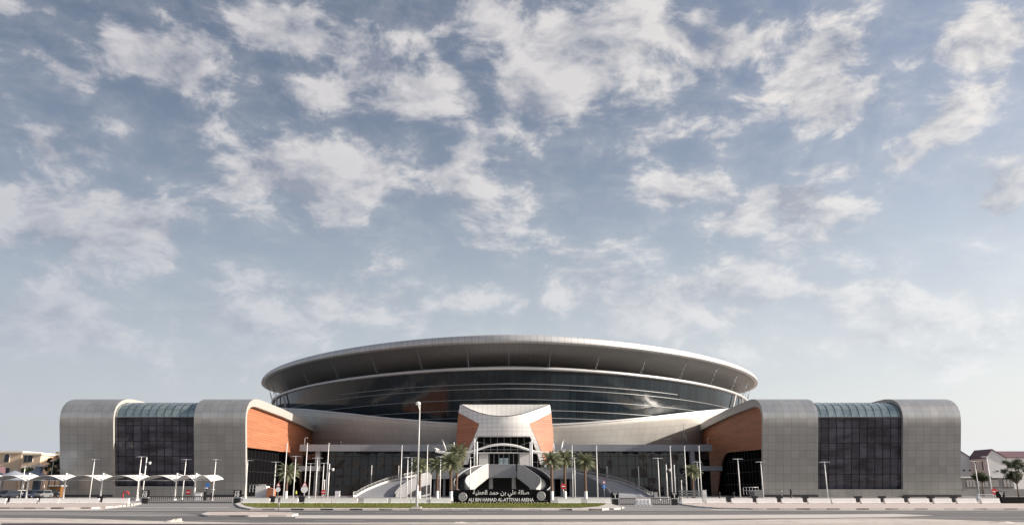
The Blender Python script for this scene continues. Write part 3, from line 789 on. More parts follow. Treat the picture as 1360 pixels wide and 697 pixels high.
for q0, q1 in (((633, 586), (654, 591)), ((630, 583), (612, 600)), ((704, 586.5), (688, 592)), ((706, 584), (722, 600)), ((748.3, 583.5), (766, 598)), ((748.3, 583.5), (735, 588)), ((587.5, 583.7), (612, 600)), ((587.5, 583.7), (572, 600))):
    cab.tube(W(*q0, 229.4), W(*q1, 229.4), .035, .035, 4)
cab.build('cables', 'steel', ca, fix=False)
# ------------------------------------------------------------------ ground and roads
def sheet(name, pts, z, mat, kind='structure', label=None):
    m = MB(); vs = [(p[0], p[1], z) for p in pts]; m.add(vs, [list(range(len(vs)))])
    o = m.build(name, mat, None, fix=True); 
    if o.data.polygons[0].normal.z < 0: o.data.flip_normals()
    return tag(o, kind=kind)
def gp(pts, z=0): return [G(px, py, z) for px, py in pts]
sheet('ground', [(-2500, -600), (2500, -600), (2500, 4000), (-2500, 4000)], 0, 'sand')
sheet('plaza', [(-175, 108), (175, 108), (175, 300), (-175, 300)], .004, 'plaza')
sheet('parking_yard', [(-420, 119), (-70, 119), (-70, 300), (-420, 300)], .008, 'asphalt_yard')
sheet('service_road', [(66, 150), (500, 150), (500, 204), (66, 204)], .008, 'asphalt_yard')
sand_edge = [(-160, 687), (0, 687), (60, 687.4), (120, 688.4), (200, 691), (330, 693.6), (470, 693.2), (600, 692.8), (800, 692), (940, 690.6), (1060, 688.6), (1150, 687.2), (1230, 688.4), (1300, 691), (1360, 692.6), (1500, 694)]
e = gp(sand_edge)
sheet('road', [(-400, 81), (-400, e[0].y)]+[(p.x, p.y) for p in e]+[(400, 50), (400, 81)], .004, 'asphalt')
# entrance drives
sheet('entrance_drive', [(p.x, p.y) for p in gp([(130, 676.6), (176, 672.5), (192, 668.3), (192, 664), (318, 664), (318, 670), (326, 676.6)])], .006, 'asphalt_worn')
sheet('entrance_drive', [(p.x, p.y) for p in gp([(796, 676.8), (812, 673), (817, 670), (817, 662.5), (905, 662.5), (905, 668.6), (950, 676.8)])], .006, 'asphalt_worn')
# pale band between the carriageways
sheet('median', [(p.x, p.y) for p in gp([(392, 683.8), (600, 683.6), (900, 683.4), (1100, 682.6), (1188, 682), (1240, 684), (1190, 686), (1080, 687.6), (900, 688.6), (600, 688.9), (392, 687.8)])], .012, 'paver_pale')
sheet('median_dust', [(p.x, p.y) for p in gp([(-160, 679.6), (60, 680), (240, 680.6), (268, 683.5), (200, 685.5), (60, 683.2), (-160, 682.6)])], .012, 'asphalt_worn')
def island(outline, zt, top_mat, name, kerb_sides=None):
    """raised paving with a painted kerb round it"""
    pts = [Vector((p.x, p.y, 0)) for p in outline]; n = len(pts)
    area = sum(pts[i].x*pts[(i+1) % n].y-pts[(i+1) % n].x*pts[i].y for i in range(n))
    if area < 0: pts.reverse()
    inn = []
    for i in range(n):
        a = (pts[i]-pts[i-1]).normalized(); b = (pts[(i+1) % n]-pts[i]).normalized()
        na = Vector((-a.y, a.x, 0)); nb = Vector((-b.y, b.x, 0)); k = (na+nb); k = k/max(.3, k.dot(na)); inn.append(pts[i]+k*.28)
    sheet(name, [(p.x, p.y) for p in inn], zt-.006, top_mat)
    L = [0]
    for i in range(n): L.append(L[-1]+(pts[(i+1) % n]-pts[i]).length)
    vs = []; 
    for p, q in zip(pts, inn): vs += [p, Vector((p.x, p.y, zt)), Vector((q.x, q.y, zt)), Vector((q.x, q.y, 0))]
    fs = []; uv = []
    for i in range(n):
        j = (i+1) % n
        for k in range(3):
            fs.append((4*i+k, 4*j+k, 4*j+k+1, 4*i+k+1)); uv.append([(L[i], k), (L[i+1], k), (L[i+1], k+1), (L[i], k+1)])
    o = MB().add(vs, fs, uv).build('kerb', 'kerb', None, fix=False); tag(o, kind='structure')
    bm = bmesh.new(); bm.from_mesh(o.data); bmesh.ops.recalc_face_normals(bm, faces=bm.faces); bm.to_mesh(o.data); bm.free()
zK = .14
island([Vector((-330, 121, 0)), Vector((-330, 83, 0))]+gp([(-60, 675.4), (0, 675), (60, 675.2), (120, 675), (150, 673.6), (176, 670.4), (188, 668.6)])+[Vector((GX(188, 119), 119, 0)), Vector((GX(186, 121), 121, 0))], zK, 'paver_pink', 'pavement')
island([Vector((GX(906, 123), 123, 0))]+gp([(902, 668), (906, 670.2), (925, 673), (955, 675.4), (1000, 676.2), (1100, 676.4), (1200, 676.4), (1300, 676.4), (1360, 676.5)])+[Vector((330, 81, 0)), Vector((330, 119, 0))], zK, 'paver_pink', 'pavement')
island([Vector((GX(320, 121), 121, 0))]+gp([(312, 669.5), (318, 674), (332, 676.7), (500, 677), (670, 677.2), (800, 677), (826, 675.6), (829, 674), (815, 671)])+[Vector((GX(811, 121), 121, 0))], zK, 'paver_pale', 'pavement')
island(gp([(266, 684.5), (276, 681.3), (330, 681), (384, 681.6), (396, 683.6), (388, 685.6), (330, 686), (276, 685.8)]), .13, 'paver_pink', 'median')
# worn lane dashes
m = MB()
for k in range(-16, 20):
    x = k*7.4+2; m.box2((x, 54.6, .0085), (x+3.2, 54.78, .0095))
    m.box2((x+1, 73.0, .0085), (x+4.0, 73.16, .0095))
for a, b in ((165, 232), (240, 292)):
    p, q = G(a, 673.6), G(b, 674.2); m.box2((p.x, p.y, .0105), (q.x, p.y+.9, .0115))
tag(m.build('road_marking', 'barrier', None, fix=False), kind='structure')
M['plum'] = simple('dark_plum_track', (.035, .018, .032), .9, 0, .3)
# low spoil heaps on the verge
for (px, py, r, h) in ((230, 692.2, .5, .12), (235.5, 691.8, .35, .2), (610, 693.6, .5, .06), (1330, 693.5, .6, .08)):
    c = G(px, py); m = MB(); m.lathe([(r*1.2, 0), (r*.9, h*.35), (r*.5, h*.8), (.02, h)], c, 14)
    o = m.build('spoil_heap', 'sand', None, origin=c)
    for v in o.data.vertices:
        if v.co.z > .01: v.co += Vector((random.uniform(-.2, .2)*r, random.uniform(-.2, .2)*r, random.uniform(-.3, .3)*h))
    tag(o, kind='structure')
sheet('track', [(p.x, p.y) for p in gp([(1, 696), (3, 694.4), (60, 694.2), (180, 694.9), (420, 696.0), (900, 696.6), (900, 699), (-20, 699)])], .006, 'plum')

# grass
gpoly = [Vector((p.x, p.y, zK)) for p in gp([(326, 672.5), (340, 675.4), (500, 675.7), (670, 675.8), (770, 675.6), (795, 673.6), (804, 671)])]+[Vector((GX(804, 111.6), 111.6, zK)), Vector((GX(320, 111.6), 111.6, zK))]
def inside(x, y, poly):
    c = False; j = len(poly)-1
    for i in range(len(poly)):
        if (poly[i].y > y) != (poly[j].y > y) and x < (poly[j].x-poly[i].x)*(y-poly[i].y)/(poly[j].y-poly[i].y)+poly[i].x: c = not c
        j = i
    return c
m = MB(); m.add([Vector((p.x, p.y, zK+.02)) for p in gpoly], [list(range(len(gpoly)))])
rg_ = random.Random(3); vs = []; fs = []
xs = [p.x for p in gpoly]; ys = [p.y for p in gpoly]
n = 0
while n < 34000:
    x, y = rg_.uniform(min(xs), max(xs)), rg_.uniform(min(ys), max(ys))
    if not inside(x, y, gpoly): continue
    h = rg_.uniform(.03, .085)*(1.8 if y > 106.5 else 1); a = rg_.uniform(0, 6.28); w_ = .028; dx, dy = math.cos(a)*w_, math.sin(a)*w_
    k = len(vs); vs += [(x-dx, y-dy, zK+.015), (x+dx, y+dy, zK+.015), (x+rg_.uniform(-.06, .06), y+rg_.uniform(-.06, .06), zK+.02+h)]; fs.append((k, k+1, k+2)); n += 1
m.add(vs, fs); g_ = m.build('grass', 'grass', None, fix=False); tag(g_, 'strip of mown green grass along the road in front of the name wall', kind='stuff')

# ------------------------------------------------------------------ barriers
def barrier_mesh(L, name='barrier'):
    m = MB(); prof = [(-.30, 0), (.30, 0), (.30, .10), (.21, .24), (.13, .66), (-.13, .66), (-.21, .24), (-.30, .10)]
    m.prism(prof, 0, -L/2, L/2); return m
def at_row(px): return GX(px, 109.0)
runs = [  # (start px, end px, pieces, phrase)
    (-28, 8, 1, 'far left edge of the row'), (13, 49, 1, 'left of the parking canopies'), (53, 131, 3, 'in front of the parking canopies'), (136, 171, 1, 'in front of the parking canopies'),
    (322.5, 358, 1, 'at the left end of the grass'), (365, 396, 1, 'at the left end of the grass'), (404.5, 475, 2, 'behind the left half of the grass'), (483, 515, 1, 'behind the left half of the grass'), (519, 598, 3, 'behind the left half of the grass'),
    (740.6, 772, 1, 'between the name wall and gate 1'), (779, 811, 1, 'between the name wall and gate 1'),
    (905, 933, 1, 'right of the gate 1 box'), (937.5, 964, 1, 'right of the gate 1 box'), (971.4, 999.7, 1, 'right of the gate 1 box'), (1005, 1032, 1, 'right of the gate 1 box'), (1038.4, 1066.6, 1, 'before the right wing'),
    (1072.8, 1103, 1, 'before the right wing'), (1105, 1137, 1, 'before the right wing'), (1143.4, 1169.7, 1, 'before the right wing'), (1175, 1201, 1, 'before the right wing'), (1207, 1234, 1, 'before the right wing'), (1240, 1264, 1, 'before the right wing'),
    (1271, 1297, 1, 'beside gate 2'), (1303, 1328, 1, 'beside gate 2')]
cnt = {}; tot = {}
for a, b, n, ph in runs: tot[ph] = tot.get(ph, 0)+n
for a, b, n, ph in runs:
    for k in range(n):
        pa = a+(b-a)*k/n+(.4 if k else 0); pb = a+(b-a)*(k+1)/n
        x0, x1 = at_row(pa), at_row(pb); c = ((x0+x1)/2, 109+rg_.uniform(-.06, .06), zK if True else 0)
        m = barrier_mesh(x1-x0-.04); m.v = [v+Vector(c) for v in m.v]
        o = m.build('concrete_barrier', 'barrier', None, origin=c, fix=False)
        o.rotation_euler.z = rg_.uniform(-.006, .006)
        i = cnt.get(ph, 0); cnt[ph] = i+1
        lb = 'white concrete barrier %s' % ph if tot[ph] == 1 else 'white concrete barrier %s, %s from the left there' % (ph, ORD[i])
        tag(o, lb, 'barrier', 'white concrete barriers lining the pavement')
# water filled plastic barrier on gate 1
c = Vector((GX(854.5, 104), 104, .012)); m = MB(); wdt = GX(864.3, 104)-GX(844.8, 104)
n = 4; s_ = wdt/n
m.prism([(-.22, .14), (.22, .14), (.2, .3), (.12, .75), (-.12, .75), (-.2, .3)], 0, -wdt/2, wdt/2)
for k in range(n+1): m.box((-wdt/2+wdt*k/n, 0, .07), (.3, .4, .14))
for k in range(n): m.box((-wdt/2+wdt*(k+.5)/n, -.19, .45), (.1, .1, .5))
m.v = [v+c for v in m.v]; tag(m.build('plastic_barrier', 'white_plastic', None, origin=c, fix=False), 'short white plastic barrier standing in the middle of the gate 1 fence', 'barrier')

# ------------------------------------------------------------------ gates
def fence(px0, px1, Y, label, h=.78, step=.17):
    x0, x1 = GX(px0, Y), GX(px1, Y); c = Vector(((x0+x1)/2, Y, 0))
    o = empty('gate_fence', c, label, 'gate', 'black barred gates')
    m = MB(); m.box2((x0, Y-.04, h-.1), (x1, Y+.04, h)); m.box2((x0, Y-.04, .08), (x1, Y+.04, .18)); m.build('rail', 'black', o, fix=False)
    m = MB(); k = x0
    while k < x1: m.box2((k, Y-.02, .12), (k+.06, Y+.02, h-.102)); k += step
    m.build('bars', 'black', o, fix=False)
    return o
fence(197.5, 308, 118, 'long low black barred gate between the two gate 10 boxes', .98, .28)
fence(823, 844.5, 106, 'short black barred gate left of the white plastic barrier at gate 1', .86, .26)
fence(864.6, 890.5, 106, 'short black barred gate right of the white plastic barrier at gate 1', .86, .26)
def gatebox(px0, px1, pyt, pyb, Y, num, label):
    x0, x1 = GX(px0, Y), GX(px1, Y); xc = (x0+x1)/2; zt_ = W(680, pyt, Y).z
    o = empty('gate_sign', (xc, Y, 0), label, 'sign', 'black gate number boxes')
    w_ = x1-x0; hb = .75
    MB().box2((x0, Y, hb+.1), (x1, Y+.5, zt_)).build('panel', 'black_gloss', o, fix=False)
    MB().box2((x0-.03, Y-.03, hb), (x1+.03, Y+.53, hb+.098)).build('ledge', 'ring', o, fix=False)
    MB().box2((x0+.06, Y+.03, 0), (x1-.06, Y+.5, hb-.002)).build('base', 'black', o, fix=False)
    H = zt_-hb
    text('GATE', .34*w_, 'letter', o, 'lettering', (xc, Y-.015, hb+H*.80), width=w_*.62, bold=.004, depth=.01)
    t = text(num, H*.72, 'letter', o, 'number', (xc, Y-.015, hb+H*.40), bold=.012, depth=.01)
    if num == '1':
        s_ = H*.72; zt1 = hb+H*.40+s_*.36; m = MB(); m.prism([(xc+.02*s_, zt1), (xc-.03*s_, zt1), (xc-.2*s_, zt1-.13*s_), (xc-.2*s_, zt1-.24*s_), (xc-.02*s_, zt1-.13*s_)], 1, Y-.024, Y-.004); m.build('number', 'letter', o, fix=False)
gatebox(186.5, 195.3, 650.3, 668, 117, '10', 'black box sign reading gate 10, left one of the pair')
gatebox(309, 318.6, 650.3, 668, 117, '10', 'black box sign reading gate 10, right one beside the grass')
gatebox(812.8, 822.2, 653, 672, 106, '1', 'black box sign reading gate 1, left one beside the grass')
gatebox(892, 901, 653, 671, 106, '1', 'black box sign reading gate 1, right one beside the pink pavement')
gatebox(1327.5, 1336.5, 652, 669, 113, '2', 'black box sign reading gate 2 at the far right')
# dark low name block right of gate 2
x0, x1 = GX(1332, 111.5), GX(1400, 111.5)
o = MB().box2((x0, 111.5, 0), (x1, 112.2, .95)).build('name_block', 'black_gloss', None, origin=((x0+x1)/2, 111.8, 0), fix=False); tag(o, 'low black block running off the right edge below the gate 2 sign', 'sign')
# name wall
NY = 112.0; x0, x1 = W(602.4, 660, NY).x, W(731.2, 660, NY).x; zt_ = W(667, 649.2, NY).z
nw = empty('name_wall', ((x0+x1)/2, NY, 0), 'long black name wall with white Arabic and English lettering and two silver discs', 'sign')
xm = (x0+x1)/2
m = MB(); N = 24
poly = [(x0, zK), (x1, zK), (x1, zt_-.12)]+[(x1+(x0-x1)*i/N, zt_-.12+.18*math.sin(math.pi*i/N)) for i in range(1, N)]+[(x0, zt_-.12)]
m.prism(poly, 1, NY, NY+.7); m.build('panel', 'black_gloss', nw, fix=False)
ar = ['\uFEBB\uFE8E\uFEDF\uFE94', '\uFECB\uFEE0\uFEF2', '\uFE91\uFEE6', '\uFEA3\uFEE4\uFEAA', '\uFE8D\uFEDF\uFECC\uFEC4\uFEF4\uFE94']
ar = ' '.join(w_[::-1] for w_ in ar[::-1])
def nx(px): return W(px, 660, NY).x
def nz(py): return W(667, py, NY).z
text(ar, .78, 'letter', nw, 'arabic_lettering', ((nx(628)+nx(702.5))/2, NY-.02, nz(654.8)), width=nx(702.8)-nx(628), bold=.013, depth=.02)
text('ALI BIN HAMAD AL-ATTIYAH ARENA', .6, 'letter', nw, 'lettering', ((nx(622)+nx(709))/2, NY-.02, nz(663)), width=nx(709)-nx(622), bold=.017, depth=.02)
for px, py in ((614.6, 659.3), (718.7, 658)):
    c = Vector((nx(px), NY-.06, nz(py))); m = MB(); r0 = .58
    def ringpts(r, y): return [c+Vector((r*math.cos(a), y, r*math.sin(a))) for a in [2*math.pi*i/32 for i in range(33)]]
    m.loft([ringpts(.001, -.02), ringpts(.25, -.02), ringpts(.27, .0), ringpts(.42, .0), ringpts(.44, -.03), ringpts(r0-.04, -.03), ringpts(r0, 0), ringpts(r0, .07)], smooth=False)
    for a in range(8):
        aa = a*math.pi/4; m.tube(c+Vector((.28*math.cos(aa), -.02, .28*math.sin(aa))), c+Vector((.41*math.cos(aa), -.02, .41*math.sin(aa))), .035, .02, 5)
    m.build('emblem', 'disc', nw, fix=False)
m = MB(); m.box2((nx(711), NY-.01, nz(664.2)), (nx(727), NY+.0, nz(663.9))); m.build('thin_line', 'disc', nw, fix=False)
m = MB(); k = x0+.3
while k < x1-.3: m.lathe([(.05, 0), (.07, .05), (.03, .14), (.001, .17)], (k, NY-.35, zK), 6); k += .42
m.build('ground_light', 'ring', nw, fix=False)

# ------------------------------------------------------------------ lamps, flagpoles
def pole_thing(kind, px, Y, pyt, label, group=None, mast_r=.09, cat='street lamp'):
    p = Vector((GX(px, Y), Y, 0)); top_ = W(680, pyt, Y).z; h = top_
    # height from the picture row, corrected for the column's own x
    o = empty(kind, p, label, cat, group); return o, p, h
def double_lamp(px, Y, pyt, label, cam_=False):
    o, p, h = pole_thing('double_lamp', px, Y, pyt, label, 'double-headed lamp posts round the arena')
    MB().lathe([(.28, 0), (.28, .12), (.16, .16)], p, 8).tube(p, p+Vector((0, 0, h)), .115, .075, 8).build('pole', 'white_metal', o)
    MB().box(p+Vector((0, 0, h)), (1.7, .08, .08)).build('cross_arm', 'white_metal', o)
    for s_ in (-1, 1): MB().box(p+Vector((s_*.72, 0, h-.03)), (.55, .3, .12), taper=.8).build('lamp_head', 'steel', o, fix=False)
def flagpole(px, Y, pyt, label):
    o, p, h = pole_thing('flagpole', px, Y, pyt, label, 'bare white flagpoles', cat='flagpole')
    MB().lathe([(.25, 0), (.25, .1), (.14, .14)], p, 8).tube(p, p+Vector((0, 0, h-.2)), .115, .065, 8).build('pole', 'white_metal', o)
    MB().lathe([(.001, h-.25), (.13, h-.15), (.13, h-.02), (.001, h+.08)], p, 8).build('finial', 'ring', o)
def cam_pole(px, Y, pyt, label):
    o, p, h = pole_thing('camera_pole', px, Y, pyt, label, 'camera poles', cat='camera pole')
    MB().lathe([(.25, 0), (.25, .1), (.14, .14)], p, 8).tube(p, p+Vector((0, 0, h)), .13, .1, 8).build('pole', 'white_metal', o)
    m = MB(); m.box(p+Vector((.4, 0, h-.9)), (.7, .07, .07)); m.lathe([(.001, h-1.35), (.2, h-1.25), (.24, h-1.05), (.24, h-.85), (.001, h-.78)], p+Vector((.72, 0, 0)), 10); m.build('camera_dome', 'white_metal', o)
def short_post(px, Y, pyt, label, z0=0.):
    p = Vector((GX(px, Y) if z0 == 0 else px, Y, z0)); h = W(680, pyt, Y).z-z0
    o = MB().lathe([(.16, 0), (.16, .1), (.1, .12)], p, 8).tube(p, p+Vector((0, 0, h-.3)), .1, .09, 8).lathe([(.12, h-.3), (.12, h), (.001, h+.02)], p, 8).build('light_post', 'white_metal', None, origin=p); tag(o, label, 'light post', 'slim light posts')
YL = 165.0
double_lamp(71.5*0+64, 215, 611, 'grey double-headed lamp post far behind the canopies, nearest the outer edge of the left wing')
double_lamp(118.6, YL, 609.6, 'white double-headed lamp post before the blank outer part of the left wing')
double_lamp(181, 148, 606, 'white double-headed lamp post at the gate 10 left box')
cam_pole(188.3, 160, 607, 'white camera pole just right of the lamp post at the gate 10 left box')
double_lamp(241.6, YL, 609.6, 'white double-headed lamp post over the right end of the parking canopies')
double_lamp(281.7, 150, 609.6, 'white double-headed lamp post beside the black ticket posts at gate 10')
double_lamp(26.4, 150, 619, 'white lamp post at the far left beside the first canopy post')
double_lamp(324.6, 150, 611, 'white double-headed lamp post against the inner edge of the left wing')
double_lamp(362.8, 175, 613, 'double-headed lamp post left of the lone palm before the left lobby')
double_lamp(389, 160, 605.5, 'double-headed lamp post right of the lone palm before the left lobby')
double_lamp(409.8, 195, 615, 'thin double-headed lamp post in shade under the left end of the grey canopy')
double_lamp(418.4, 155, 607.7, 'tall double-headed lamp post beside the left pier of the grey canopy')
double_lamp(427.3, 170, 614.6, 'double-headed lamp post just left of the no entry sign')
cam_pole(434.8, 158, 615.5, 'white camera pole right of the no entry sign, left podium')
double_lamp(540, 160, 607, 'left one of two close double-headed lamp posts left of the tall street lamp')
double_lamp(545.4, 172, 607, 'right one of two close double-headed lamp posts left of the tall street lamp')
double_lamp(584, 160, 606, 'double-headed lamp post between the palms left of the name wall')
double_lamp(624.2, 150, 607, 'double-headed lamp post rising behind the left part of the name wall')
double_lamp(764, 170, 608, 'double-headed lamp post left of the rightmost palm of the central group')
double_lamp(876.3, 155, 608, 'double-headed lamp post behind the gate 1 fence')
double_lamp(928.6, 175, 613, 'double-headed lamp post right of the lone palm before the right lobby')
double_lamp(983.7, 155, 609, 'double-headed lamp post before the dark glass of the right lobby')
double_lamp(1014.3, 155, 612.8, 'double-headed lamp post against the inner edge of the right wing')
double_lamp(1100, 148, 613, 'double-headed lamp post before the dark glazed bay of the right wing')
double_lamp(1319.2, 148, 606, 'double-headed lamp post before the white houses left of gate 2')
double_lamp(1301.5, 175, 612, 'thin lamp post behind the small round tree at the far right')
cam_pole(886.8, 165, 616.4, 'camera pole left of the gate 1 right box')
short_post(897.5, 178, 617, 'slim light post right of the gate 1 right box')
short_post(906, 185, 637, 'short light post left of the lone right palm')
short_post(429.7, 180, 636.5, 'short light post behind the no entry sign')
short_post(571.5, 185, 631, 'slim light post between the left palms')
for px, pyt, lb in ((376, 588, 'flagpole just left of the lone palm, left group of three'), (403.4, 588, 'middle flagpole of the left group of three'), (432.4, 588, 'flagpole at the no entry sign, left group of three'),
                    (531.4, 591, 'flagpole rising through the left ramp, left of the tall street lamp'), (566, 590.4, 'flagpole just right of the tall street lamp'), (761, 591.5, 'flagpole at the right palms, left one of the pair'), (794, 591.5, 'flagpole rising before the right ramp'),
                    (893.5, 592, 'flagpole behind the gate 1 right box'), (912.8, 592, 'flagpole left of the lone right palm'), (932.4, 592, 'flagpole right of the lone right palm')):
    flagpole(px, 158, pyt, 'bare white '+lb)
# posts standing on the far ramp parapets
for px, Y, pt, z0, lb in ((493.2, 232, 617.7, 3.2, 'light post on the far parapet of the left ramp, lower down'), (529.2, 238, 618, 5.2, 'light post on the far parapet of the left ramp, near its top'),
                      (806.4, 233, 619, 5.2, 'light post on the far parapet of the right ramp, near its top'), (848.4, 222, 619, 2.2, 'light post on the far parapet of the right ramp, lower down')):
    short_post(W(px, 632, Y).x, Y, pt, lb, z0)
M['galv'] = simple('grey_painted_pole', (.52, .52, .52), .5, .1, .05)
# tall street lamp in the middle
Y = 84.5; p = Vector((GX(553.4, Y), Y, zK)); h = W(553, 536, Y).z-zK
o = empty('street_lamp', p, 'very tall single street lamp standing in the grass in front of the arena', 'street lamp')
MB().box(p+Vector((0, 0, .06)), (.9, .9, .12)).build('footing', 'concrete', o, fix=False)
MB().tube(p+Vector((0, 0, .1)), p+Vector((0, 0, 2.2)), .14, .13, 12).tube(p+Vector((0, 0, 2.2)), p+Vector((0, 0, h)), .095, .06, 12).build('pole', 'galv', o)
MB().tube(p+Vector((0, 0, h-.7)), p+Vector((-.15, -.25, h-.05)), .05, .04, 8).build('bracket', 'white_metal', o)
MB().lathe([(.001, -.22), (.2, -.16), (.27, 0), (.2, .16), (.001, .22)], p+Vector((-.15, -.3, h)), 14).build('lamp_head', 'white_metal', o)

# ------------------------------------------------------------------ small signs and kit
def disc(m, c, r, n=20, t=.03, y=0):
    c = Vector(c); A = [c+Vector((r*math.cos(2*math.pi*i/n), -t/2, r*math.sin(2*math.pi*i/n))) for i in range(n)]; B = [a+Vector((0, t, 0)) for a in A]
    m.add(A+B, [list(range(n)), list(range(n, 2*n))[::-1]]+[(i, (i+1) % n, n+(i+1) % n, n+i) for i in range(n)]); return m
def traffic(px, Y, heights, label, pb=None):
    p = Vector((GX(px, Y), Y, 0)); o = empty('traffic_sign', p, label, 'traffic sign')
    htop = max(W(680, pyc, Y).z for _, pyc, _ in heights)
    MB().tube(p, p+Vector((0, 0, htop+.3)), .05, .05, 8).build('post', 'steel', o)
    for kind, pyc, r in heights:
        z = W(680, pyc, Y).z; c = p+Vector((0, -.08, z))
        if kind == 'tri':
            m = MB(); q = [(p.x+r*1.1*math.cos(a), z+r*1.1*math.sin(a)) for a in (R(90), R(210), R(330))]; m.prism(q, 1, p.y-.1, p.y-.07); b = m.build('warning_triangle', 'red', o, fix=False)
            m = MB(); q = [(p.x+r*.72*math.cos(a), z-.0+r*.72*math.sin(a)) for a in (R(90), R(210), R(330))]; m.prism(q, 1, p.y-.112, p.y-.102); m.build('triangle_face', 'letter', b, fix=False)
        elif kind == 'noentry':
            b = disc(MB(), c, r).build('red_disc', 'red', o, fix=False); MB().box(c+Vector((0, -.03, 0)), (r*1.3, .02, r*.32)).build('white_bar', 'letter', b, fix=False)
        elif kind == 'speed':
            b = disc(MB(), c, r).build('disc', 'letter', o, fix=False)
        elif kind == 'back':
            disc(MB(), c, r).build('disc', 'white_metal', o, fix=False)
        elif kind == 'blue':
            b = disc(MB(), c, r).build('blue_disc', 'blue', o, fix=False); MB().box(c+Vector((0, -.03, 0)), (r*.3, .02, r*1.1)).build('white_arrow', 'letter', b, fix=False)
traffic(368.3, 150, [('tri', 643.6, .45), ('speed', 649.6, .42)], 'warning triangle above a white disc left of the lone left palm')
traffic(403.2, 122, [('tri', 643, .42), ('back', 649.3, .5)], 'white triangle above a white disc before the middle left flagpole')
traffic(428.8, 150, [('noentry', 653, .42)], 'red and white no entry sign under the left podium lamps')
traffic(802.8, 150, [('tri', 640, .40), ('blue', 645.5, .38)], 'warning triangle above a blue disc at the foot of the right ramp')
traffic(748.6, 148, [('noentry', 645.3, .5)], 'red sign standing in front of a palm right of the name wall')
traffic(249.4, 160, [('noentry', 653, .5)], 'no entry sign inside gate 10 below the canopies')
traffic(1322.5, 135, [('noentry', 652.3, .5)], 'red sign just left of the gate 2 box')
# thin sign post on the median
p = G(369.6, 681.2); p.z = .12; o = empty('median_post', p, 'thin post with a small dark plate on the median at left', 'sign post')
MB().tube(p, p+Vector((0, 0, 1.15)), .035, .035, 8).build('post', 'steel', o); MB().box(p+Vector((0, 0, .95)), (.16, .05, .42)).build('plate', 'black', o, fix=False)
# ticket posts
for px, Y, pt, lb in ((271.7, 150, 648, 'black ticket post with a blue sign on top inside gate 10'), (281.2, 158, 650, 'black ticket post behind the lamp post inside gate 10')):
    p = Vector((GX(px, Y), Y, 0)); o = empty('ticket_post', p, lb, 'ticket machine', 'ticket posts'); h = W(680, pt, Y).z
    MB().box(p+Vector((0, 0, h/2)), (.42, .5, h)).build('cabinet', 'black', o, fix=False); MB().box(p+Vector((0, -.27, h-.35)), (.28, .03, .3)).build('screen', 'disc', o, fix=False)
    MB().box(p+Vector((0, 0, h+.06)), (.5, .6, .12)).build('hood', 'white_plastic', o, fix=False)
    if px < 275: disc(MB(), p+Vector((.28, -.05, h+.55)), .36).build('blue_sign', 'blue', o, fix=False)
def boxy(name, px, Y, w_, d_, h, mat, lb, cat, rim=True):
    p = Vector((GX(px, Y), Y, 0)); o = empty(name, p, lb, cat)
    MB().box(p+Vector((0, 0, h/2)), (w_, d_, h), taper=.94).build('body', mat, o, fix=False)
    MB().box(p+Vector((0, 0, h+.035)), (w_*1.04, d_*1.04, .07)).build('lid', mat, o, fix=False)
    MB().box(p+Vector((0, -d_/2-.01, h*.6)), (w_*.7, .03, .05)).build('handle', 'steel', o, fix=False)
boxy('storage_box', 263.7, 150, 1.2, .8, 1.25, 'white_plastic', 'white box standing left of the ticket post at gate 10', 'box')
boxy('white_cabinet', 448, 168, .95, .6, 1.5, 'white_plastic', 'small white cabinet on the plaza left of the left ramp', 'cabinet')
boxy('meter_cabinet', 871, 190, .8, .6, 1.2, 'disc', 'small grey cabinet at the lower end of the right ramp', 'cabinet')
boxy('stone_pier', 936, 125, .62, .6, 1.75, 'whitewash', 'pale stone pier behind the barriers right of gate 1', 'pier')
boxy('gate_pier', 319.5*0+322, 124, 1.0, .6, .8, 'whitewash', 'pale block beside the gate 10 right box', 'pier')
# hydrant loop
p = Vector((GX(166, 172), 172, 0)); m = MB(); pts = [p+Vector((-.5, 0, 0)), p+Vector((-.5, 0, 1.1)), p+Vector((-.2, 0, 1.4)), p+Vector((.3, 0, 1.4)), p+Vector((.6, 0, 1.1)), p+Vector((.6, 0, .8))]; m.path(pts, .13, 8)
tag(m.build('standpipe', 'red', None, origin=p), 'red curved standpipe at the foot of the left wing', 'pipe')
# bollards in front of the right lobby and beyond the barriers
for i, (px, Y, pt, lb) in enumerate(((956, 170, 653, 'dark bollard before the right lobby, left one of three'), (975, 170, 653, 'dark bollard before the right lobby, middle one of three'), (995.5, 170, 653.5, 'dark bollard before the right lobby, right one of three'), (1051.3, 150, 649, 'tall dark bollard before the inner part of the right wing'), (1039, 150, 651, 'slim pale bollard before the inner part of the right wing'))):
    p = Vector((GX(px, Y), Y, 0)); h = W(680, pt, Y).z; r = .16 if i != 4 else .09
    o = MB().lathe([(r*1.3, 0), (r*1.3, .06), (r, .09), (r, h-.25), (r*1.1, h-.24), (r*1.1, h-.12), (r*.7, h), (.001, h+.02)], p, 10).build('bollard', 'black' if i != 4 else 'steel', None, origin=p); tag(o, lb, 'bollard', 'bollards' if i < 3 else None)
